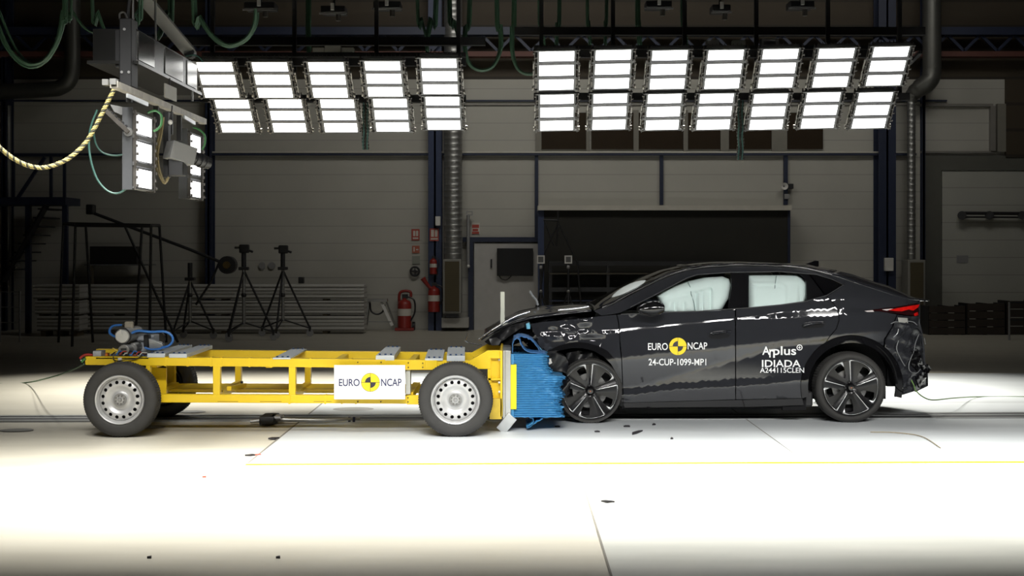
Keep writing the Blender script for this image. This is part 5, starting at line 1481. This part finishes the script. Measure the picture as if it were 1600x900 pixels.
# ---- stands in front of the rack
def target_stand(px, label):
    y = 13.2 if px < 860 else 13.9; x = P(px, 400, y).x
    t = thing('target_stand', label, 'tripod', (x, y, 0), 'target stands')
    z = P(px, 405.5, y).z
    fr = MB()
    for a0, a1, b0, b1 in ((-.075, .075, .055, .08), (-.075, .075, -.08, -.055), (-.075, -.05, -.055, .055), (.05, .075, -.055, .055)): fr.box(x + a0, x + a1, y - .02, y + .02, z + b0, z + b1)
    fr.build('target_frame', m_white, t); MB().box(x - .05, x + .05, y - .01, y + .01, z - .055, z + .055).build('target_face', M('target_grey', (.10, .10, .10), .5), t)
    MB().cyl((x, y, z - .08), (x, y, .75), .022, n=8).build('stand_column', m_dark, t)
    MB().sphere((x, y, z - .15), .035, .035, .045).build('pan_head', m_grey, t)
    zc = P(px, 455, y).z
    for k in range(3):
        a = 2 * PI * k / 3 + .5
        MB().cyl((x, y, zc), (x + .30 * math.cos(a), y + .30 * math.sin(a), 0), .018, n=8).build('leg', m_dark, t)
    MB().sphere((x, y, zc), .035, .035, .035).build('collar', m_galv, t)
target_stand(845, 'left one of two target stands with a pale square head, behind the hood'); target_stand(888, 'right one of two target stands with a pale square head, behind the hood')
t = thing('light_stand', 'tall black stand with splayed braces in front of the dark screen', 'stand', (P(873, 400, 14.2).x, 14.2, 0))
for a, b in (((872, 329), (872, 350)), ((849, 343.5), (873, 344.5)), ((872, 348), (902, 410)), ((872, 349), (852, 392)), ((851, 346), (866, 385)), ((872, 350), (869, 385)), ((902, 410), (912, 524)), ((852, 392), (836, 524))):
    MB().tube([P(a[0], a[1], 14.2), P(b[0], b[1], 14.2)], .018, 8).build('stand_tube', m_black, t)
# ---- stack of long white corrugated packs
m_pack = stripes_mat('ribbed_white_pack', (.50, .49, .46), (.34, .33, .31), .105, .6, 2, .30)
pk = [(445, 467, 'topmost'), (470, 491, 'middle'), (494, 517, 'lowest')]
ys = 14.3
for i, (y0, y1, nm) in enumerate(pk):
    for (xa, xb, sd) in ((128, 569, 'right'), (52 + 3 * i, 124, 'left')):
        yy = ys if sd == 'right' else ys - .8
        a = P(xa, y1, yy); b = P(xb, y0, yy)
        hh = b.z - a.z
        t = thing('panel_pack', '%s of three long ribbed white packs stacked along the wall, %s stack' % (nm, sd), 'pack', ((a.x + b.x) / 2, yy, a.z), 'stacked white panel packs')
        m = MB(); rows = []
        nz = 24
        for k in range(nz + 1):
            zz_ = a.z + hh * k / nz; w_ = .025 * (1 if (k // 3) % 2 else 0)
            rows.append([Vector((a.x, yy - w_, zz_)), Vector((b.x, yy - w_, zz_))])
        m.grid(rows, smooth=False)
        m.grid([[Vector((a.x, yy, a.z + hh)), Vector((b.x, yy, a.z + hh))], [Vector((a.x, yy + .5, a.z + hh)), Vector((b.x, yy + .5, a.z + hh))]], smooth=False)
        m.grid([[Vector((b.x, yy, a.z)), Vector((b.x, yy + .5, a.z))], [Vector((b.x, yy, a.z + hh)), Vector((b.x, yy + .5, a.z + hh))]], smooth=False)
        m.grid([[Vector((a.x, yy, a.z)), Vector((a.x, yy + .5, a.z))], [Vector((a.x, yy, a.z + hh)), Vector((a.x, yy + .5, a.z + hh))]], smooth=False)
        m.grid([[Vector((a.x, yy + .5, a.z)), Vector((b.x, yy + .5, a.z))], [Vector((a.x, yy + .5, a.z + hh)), Vector((b.x, yy + .5, a.z + hh))]], smooth=False)
        m.build('ribbed_pack', m_pack, t)
        zb_ = a.z - (P(0, 467, yy).z - P(0, 470, yy).z) if i < 2 else 0.0
        for f in (.12, .5, .86):
            xx = a.x + (b.x - a.x) * f
            MB().box(xx - .05, xx + .05, yy + .06, yy + .46, min(zb_, a.z - .005), a.z).build('bearer', M('bearer_wood', (.16, .13, .08), .7), t)
# ---- camera tripods on dollies
def dolly_tripod(px, ptop, label, y=12.9, cam_=True, spread=.55):
    x = P(px, 400, y).x
    t = thing('camera_tripod', label, 'tripod', (x, y, 0), 'camera tripods on dollies')
    zt = P(px, ptop, y).z
    MB().cyl((x, y, .30), (x, y, zt - .35), .032, n=10).build('column', m_galv, t)
    MB().cyl((x, y, zt - .38), (x, y, zt - .08), .045, n=10).build('upper_tube', m_dark, t)
    MB().box(x - .09, x + .09, y - .07, y + .07, zt - .42, zt - .36).build('column_collar', m_dark, t, bevel=.01)
    if cam_:
        h = MB(); h.box(x - .08, x + .10, y - .06, y + .06, zt - .10, zt + .06); h.build('camera_head', m_black, t, bevel=.02)
        MB().cyl((x - .08, y, zt + .0), (x - .17, y, zt + .0), .022, n=10).build('lens', m_black, t)
        MB().cyl((x + .06, y, zt - .04), (x + .17, y, zt - .08), .022, n=8).build('pan_handle', m_black, t)
    for k in range(3):
        a = 2 * PI * k / 3 + .35 + px
        f = Vector((x + spread * math.cos(a), y + spread * .75 * math.sin(a), .16))
        MB().cyl((x, y, zt - .42), f, .020, n=8).build('leg', m_dark, t)
        MB().cyl((x, y, .34), f, .014, n=8).build('dolly_arm', m_dark, t)
        w_ = MB(); w_.cyl(f + Vector((0, -.02, -.09)), f + Vector((0, .02, -.09)), .07, n=14); w_.build('castor', m_grey, t)
        MB().box(f.x - .02, f.x + .02, f.y - .03, f.y + .03, .10, .20).build('castor_fork', m_dark, t)
    MB().sphere((x, y, P(px, 461, y).z), .05, .05, .05).build('clamp', m_dark, t)
dolly_tripod(381, 387, 'middle one of three camera tripods behind the trolley, dark camera on top', y=12.4)
dolly_tripod(442, 388, 'rightmost of three camera tripods behind the trolley, dark camera on top', y=13.4)
dolly_tripod(297, 404, 'leftmost of three tripods behind the trolley, carrying the crane boom', cam_=False, spread=.45)
# ---- camera crane
t = thing('camera_crane', 'long dark camera crane boom with a round counterweight, resting on the leftmost tripod', 'crane', P(297, 392, 12.9))
MB().tube([P(146, 333, 12.8), P(297, 390, 12.9), P(346, 410, 12.9)], .03, 8).build('boom', m_dark, t)
c = P(143, 327, 12.8); MB().box(c.x - .08, c.x + .06, 12.7, 12.9, c.z - .10, c.z + .09).build('camera_head', m_black, t, bevel=.02)
c = P(356, 414, 12.9); MB().cyl(c - Vector((0, .1, 0)), c + Vector((0, .1, 0)), .17, n=20).build('counterweight', m_dark, t, bevel=.01)
MB().cyl(c - Vector((0, .13, 0)), c - Vector((0, .1, 0)), .07, n=14).build('weight_hub', M('brass_dull', (.13, .09, .03), .5, .5), t)
MB().tube([P(342, 411, 12.9), P(330, 440, 12.9), P(306, 476, 12.9)], .022, 8).build('crane_stay', m_black, t)
for px, lab in ((410, 'round grey plug plate on the wall between the middle and right tripods'), (425, 'round grey plug plate on the wall just left of the right tripod')):
    c = P(px, 415, YW); tag(MB().cyl(c - Vector((0, .04, 0)), c, .075, n=18).build('wall_socket', m_grey), lab, 'socket', 'round wall sockets')
t = tag(MB().pbox(466, 433, 474, 443, 14.4, 14.55).build('small_clamp', m_black, bevel=.01), 'small black clamp lying on top of the white packs', 'clamp')
# ---- portal frame
t = thing('portal_frame', 'black tubular portal frame with splayed legs standing left behind the trolley', 'frame', G(170, 528))
yn, yf = 10.9, 11.9
for a, b in (((99, 350), (236, 353.5)),): 
    MB().beam(P(118, 352, yn), P(236, 353, yn), .05, .06).build('top_tube', m_black, t)
    MB().beam(P(99, 349.5, yf), P(249, 352.5, yf), .05, .06).build('top_tube', m_black, t)
for a, ya, b, yb in (((118, 352), yn, (113, 530), yn), ((236, 353), yn, (234, 530), yn), ((99, 350), yf, (92, 520), yf), ((249, 352), yf, (259, 520), yf), ((134, 352), yf, (143, 500), yf), ((222, 352), yf, (212, 520), yf), ((195, 353), yf, (262, 500), yf)):
    p = P(*a, ya); q = P(*b, yb); q.z = max(q.z, 0)
    f = (p.z - 0) / max(.01, (p.z - q.z)); q = p + (q - p) * f
    MB().tube([p, q], .024, 8).build('leg', m_black, t)
for a, b in (((118, 352), (99, 350)), ((236, 353), (249, 352))): MB().tube([P(*a, yn), P(*b, yf)], .024, 8).build('cross_tube', m_black, t)
# ---- dark table and clutter inside the portal frame
t = thing('equipment_cabinet', 'dark equipment cabinet standing behind the portal frame', 'cabinet', (P(178, 500, 15.0).x, 15.2, 0))
MB().pbox(140, 385, 214, 413, 15.05, 15.4).build('cabinet_body', M('cabinet_dark', (.012, .011, .010), .5), t, bevel=.01)
MB().pbox(132, 413, 232, 415, 14.95, 15.5).build('table_top', M('table_grey', (.13, .13, .13), .5), t)
for px in (131, 137, 228):
    a = P(px, 415, 14.7); MB().box(a.x - .02, a.x + .02, 14.98, 15.02, 0, a.z).build('leg', M('leg_wood', (.12, .10, .07), .6), t)
# ---- mezzanine stair on the left
t = thing('stair_platform', 'dark steel stair platform with railing at the left edge', 'stairs', (P(50, 500, 14.6).x, 14.6, 0))
yy = 14.4
MB().pbox(-60, 308, 102, 320, yy, 15.3).build('platform', m_bluedk, t)
mb = MB(); mb.pbox(-60, 241, 102, 244.5, yy, yy + .06); mb.build('handrail', m_bluedk, t)
for px in (20, 79, 100): MB().pbox(px - 2, 243, px + 2, 309, yy, yy + .06).build('railing_post', m_bluedk, t)
MB().beam(P(70, 246, yy), P(26, 312, yy), .06, .06, up=(0, 1, 0)).build('railing_brace', m_bluedk, t)
for dy in (0, .9): MB().beam(P(73, 320, yy + dy), P(6, 440, yy + dy), .04, .26, up=(0, 1, 0)).build('stair_stringer', m_dark, t)
for k in range(8):
    p = P(70 - 7.6 * k, 326 + 13.6 * k, yy + .03); MB().box(p.x - .14, p.x + .10, yy + .02, yy + .9, p.z - .02, p.z + .01).build('tread', m_dark, t)
for px in (40, 98): 
    a = P(px, 320, yy); MB().box(a.x - .05, a.x + .05, yy + .1, yy + .2, 0, a.z).build('platform_post', m_bluedk, t)
MB().pbox(16, 401, 28, 417, 14.45, 14.6).build('control_box', M('grey_case', (.2, .2, .18), .6), t, bevel=.01)
# ---- wire cage and dark heaps along the edges
t = thing('wire_cage', 'tall wire cage trolley standing at the left edge', 'cage', G(10, 532))
yy = 12.0
for px in (-30, 0, 31): a = P(px, 455, yy); MB().cyl((a.x, yy, 0), (a.x, yy, a.z), .018, n=8).build('cage_post', m_grey, t)
for py in (456, 480, 504): MB().cyl(P(-30, py, yy), P(31, py, yy), .010, n=6).build('cage_rail', m_grey, t)
for x0, y0, x1, y1, lab in ((1452, 478, 1508, 497, 'dark pallet leaning low along the right door, nearest the duct'), (1512, 474, 1570, 497, 'dark crate standing low along the right door'), (1574, 470, 1660, 497, 'dark crate at the right edge by the door')):
    yy = 14.0; a = P(x0, y1 + 14, yy); b = P(x1, y0, yy)
    t = thing('pallet_crate', lab, 'crate', ((a.x + b.x) / 2, yy, 0), 'dark crates by the right door')
    for k in range(4):
        z = b.z * k / 4; MB().box(a.x, b.x, yy, yy + .03, z + .012, z + b.z / 4 - .004).build('board', M('dark_board', (.030, .022, .016), .8, noise=.4), t)
    for f in (0.02, .5, .98): xx = a.x + (b.x - a.x) * f; MB().box(xx - .03, xx + .03, yy + .03, yy + .5, 0, b.z).build('crate_post', m_black, t)
t = thing('barrier_rail', 'low dark rail fence at the right edge in front of the door', 'barrier', G(1590, 540))
for px in (1577, 1625): a = P(px, 472, 12.5); MB().cyl((a.x, 12.5, 0), (a.x, 12.5, a.z), .02, n=8).build('barrier_post', m_grey, t)
for py in (473, 500): MB().cyl(P(1577, py, 12.5), P(1660, py, 12.5), .018, n=8).build('barrier_tube', m_dark, t)
# ================================================================== ON THE FLOOR
t = thing('tow_shuttle', 'dark tow shuttle with a long tapering rod lying on the floor rail under the trolley', 'shuttle', G(415, 664))
g = G(418, 666); MB().box(g.x - .08, g.x + .06, g.y, g.y + .3, .0145, .09).build('shuttle_block', m_dark, t, bevel=.006)
MB().box(g.x + .02, g.x + .12, g.y + .03, g.y + .2, .07, .09).build('shuttle_plate', m_grey, t)
g2 = G(562, 659); MB().tube([(g.x + .06, g.y + .12, .05), (g.x + .5, g.y + .13, .04), (g2.x, g2.y, .03)], [.022, .02, .012], 8).build('tow_rod', m_galv, t)
MB().cyl((g.x - .18, g.y + .08, .035), (g.x - .08, g.y + .08, .045), .018, n=8).build('shuttle_pin', m_alu, t)
for px in (546, 553): q = G(px, 660); MB().cyl((q.x, q.y - .01, .0), (q.x, q.y + .01, .05), .014, n=6).build('rod_clip', m_bluedk, t)
m_deb = M('dark_fragment', (.014, .012, .016), .5)
def debris(px, py, pts, label, mat=None, z=.0075):
    g = G(px, py); m = MB()
    m.prism([Vector((g.x + a, g.y + b, z)) for a, b in pts], (0, 0, .012)); return tag(m.build('fragment', mat or m_deb), label, 'debris', 'broken fragments on the floor')
debris(996, 678, [(-.06, -.12), (-.01, -.05), (.06, .12), (.02, .10), (-.05, -.02)], 'largest dark shard lying on the floor right of the front wheel')
debris(979, 668, [(-.03, -.02), (.03, -.03), (.03, .03), (-.01, .03)], 'dark lump on the floor at the foot of the front wheel')
debris(1021, 665, [(-.015, -.03), (.02, -.02), (.01, .05)], 'small dark chip on the floor under the front door, near the sill')
debris(1049, 687, [(-.012, -.03), (.014, -.02), (.008, .04)], 'tiny dark chip farthest right of the front wheel')
debris(932, 676, [(-.02, -.02), (.03, -.03), (.01, .02)], 'small dark chip below the front wheel')
debris(870, 668, [(-.02, -.02), (.03, -.03), (.01, .02)], 'small dark chip under the blue block corner')
debris(948.5, 786, [(-.04, .0), (.0, -.02), (.05, -.025), (.0, .01)], 'thin dark sliver alone on the bright floor below the car nose')
debris(393, 712, [(-.05, -.02), (.0, -.03), (.03, .0), (.0, .03)], 'dark scrap beside the white plate edge, left end of the yellow line', z=.0)
debris(403, 711.5, [(-.02, -.01), (.03, -.02), (.02, .02)], 'reddish scrap beside the white plate edge', m_redsign, z=.0)
debris(427, 687, [(-.04, -.03), (.02, -.03), (.05, .03), (-.02, .03)], 'dark flake on the white plate edge behind the yellow line')
debris(319.5, 746, [(-.012, -.015), (.012, -.015), (.01, .015)], 'tiny reddish speck on the bright floor left of the yellow line', m_redsign, z=.0)
debris(234, 872, [(-.012, -.01), (.012, -.012), (.006, .014)], 'tiny dark speck at lower left in the dim foreground', z=.0)
debris(435, 872, [(-.012, -.01), (.012, -.012), (.006, .014)], 'tiny dark speck in the dim foreground below the sign board', z=.0)
# cords
def cord(pts, r, label, mat):
    m = MB().tube(smooth_pts(pts, 8), r, 8); return tag(m.build('cord', mat), label, 'cord', 'thin green cords')
m_cord = M('dark_green_cord', (.05, .12, .05), .6)
cord([G(-20, 600, .01), G(40, 598, .01), Vector((P(85, 588, 2.2).x, 2.2, P(85, 588, 2.2).z)), P(115, 577, 1.2), P(131, 569, .5)], .008, 'thin green cord rising from the floor to the left end of the trolley', m_cord)
cord([P(1424, 594, 1.05), P(1428, 602, 1.02), P(1431, 610, 1.0), P(1442, 620, 1.1), P(1458, 625, 1.4), P(1490, 622, 2.0), G(1530, 620, .012), G(1620, 620, .012)], .006, 'thin green cord trailing from the car tail to the right edge', M('lime_cord', (.12, .22, .06), .6))
cord([G(1470, 700, .014), G(1440, 682, .014), G(1400, 676, .014), G(1360, 675, .014)], .004, 'thin brown string lying on the white plate below the rear wheel', M('brown_string', (.25, .2, .12), .7))
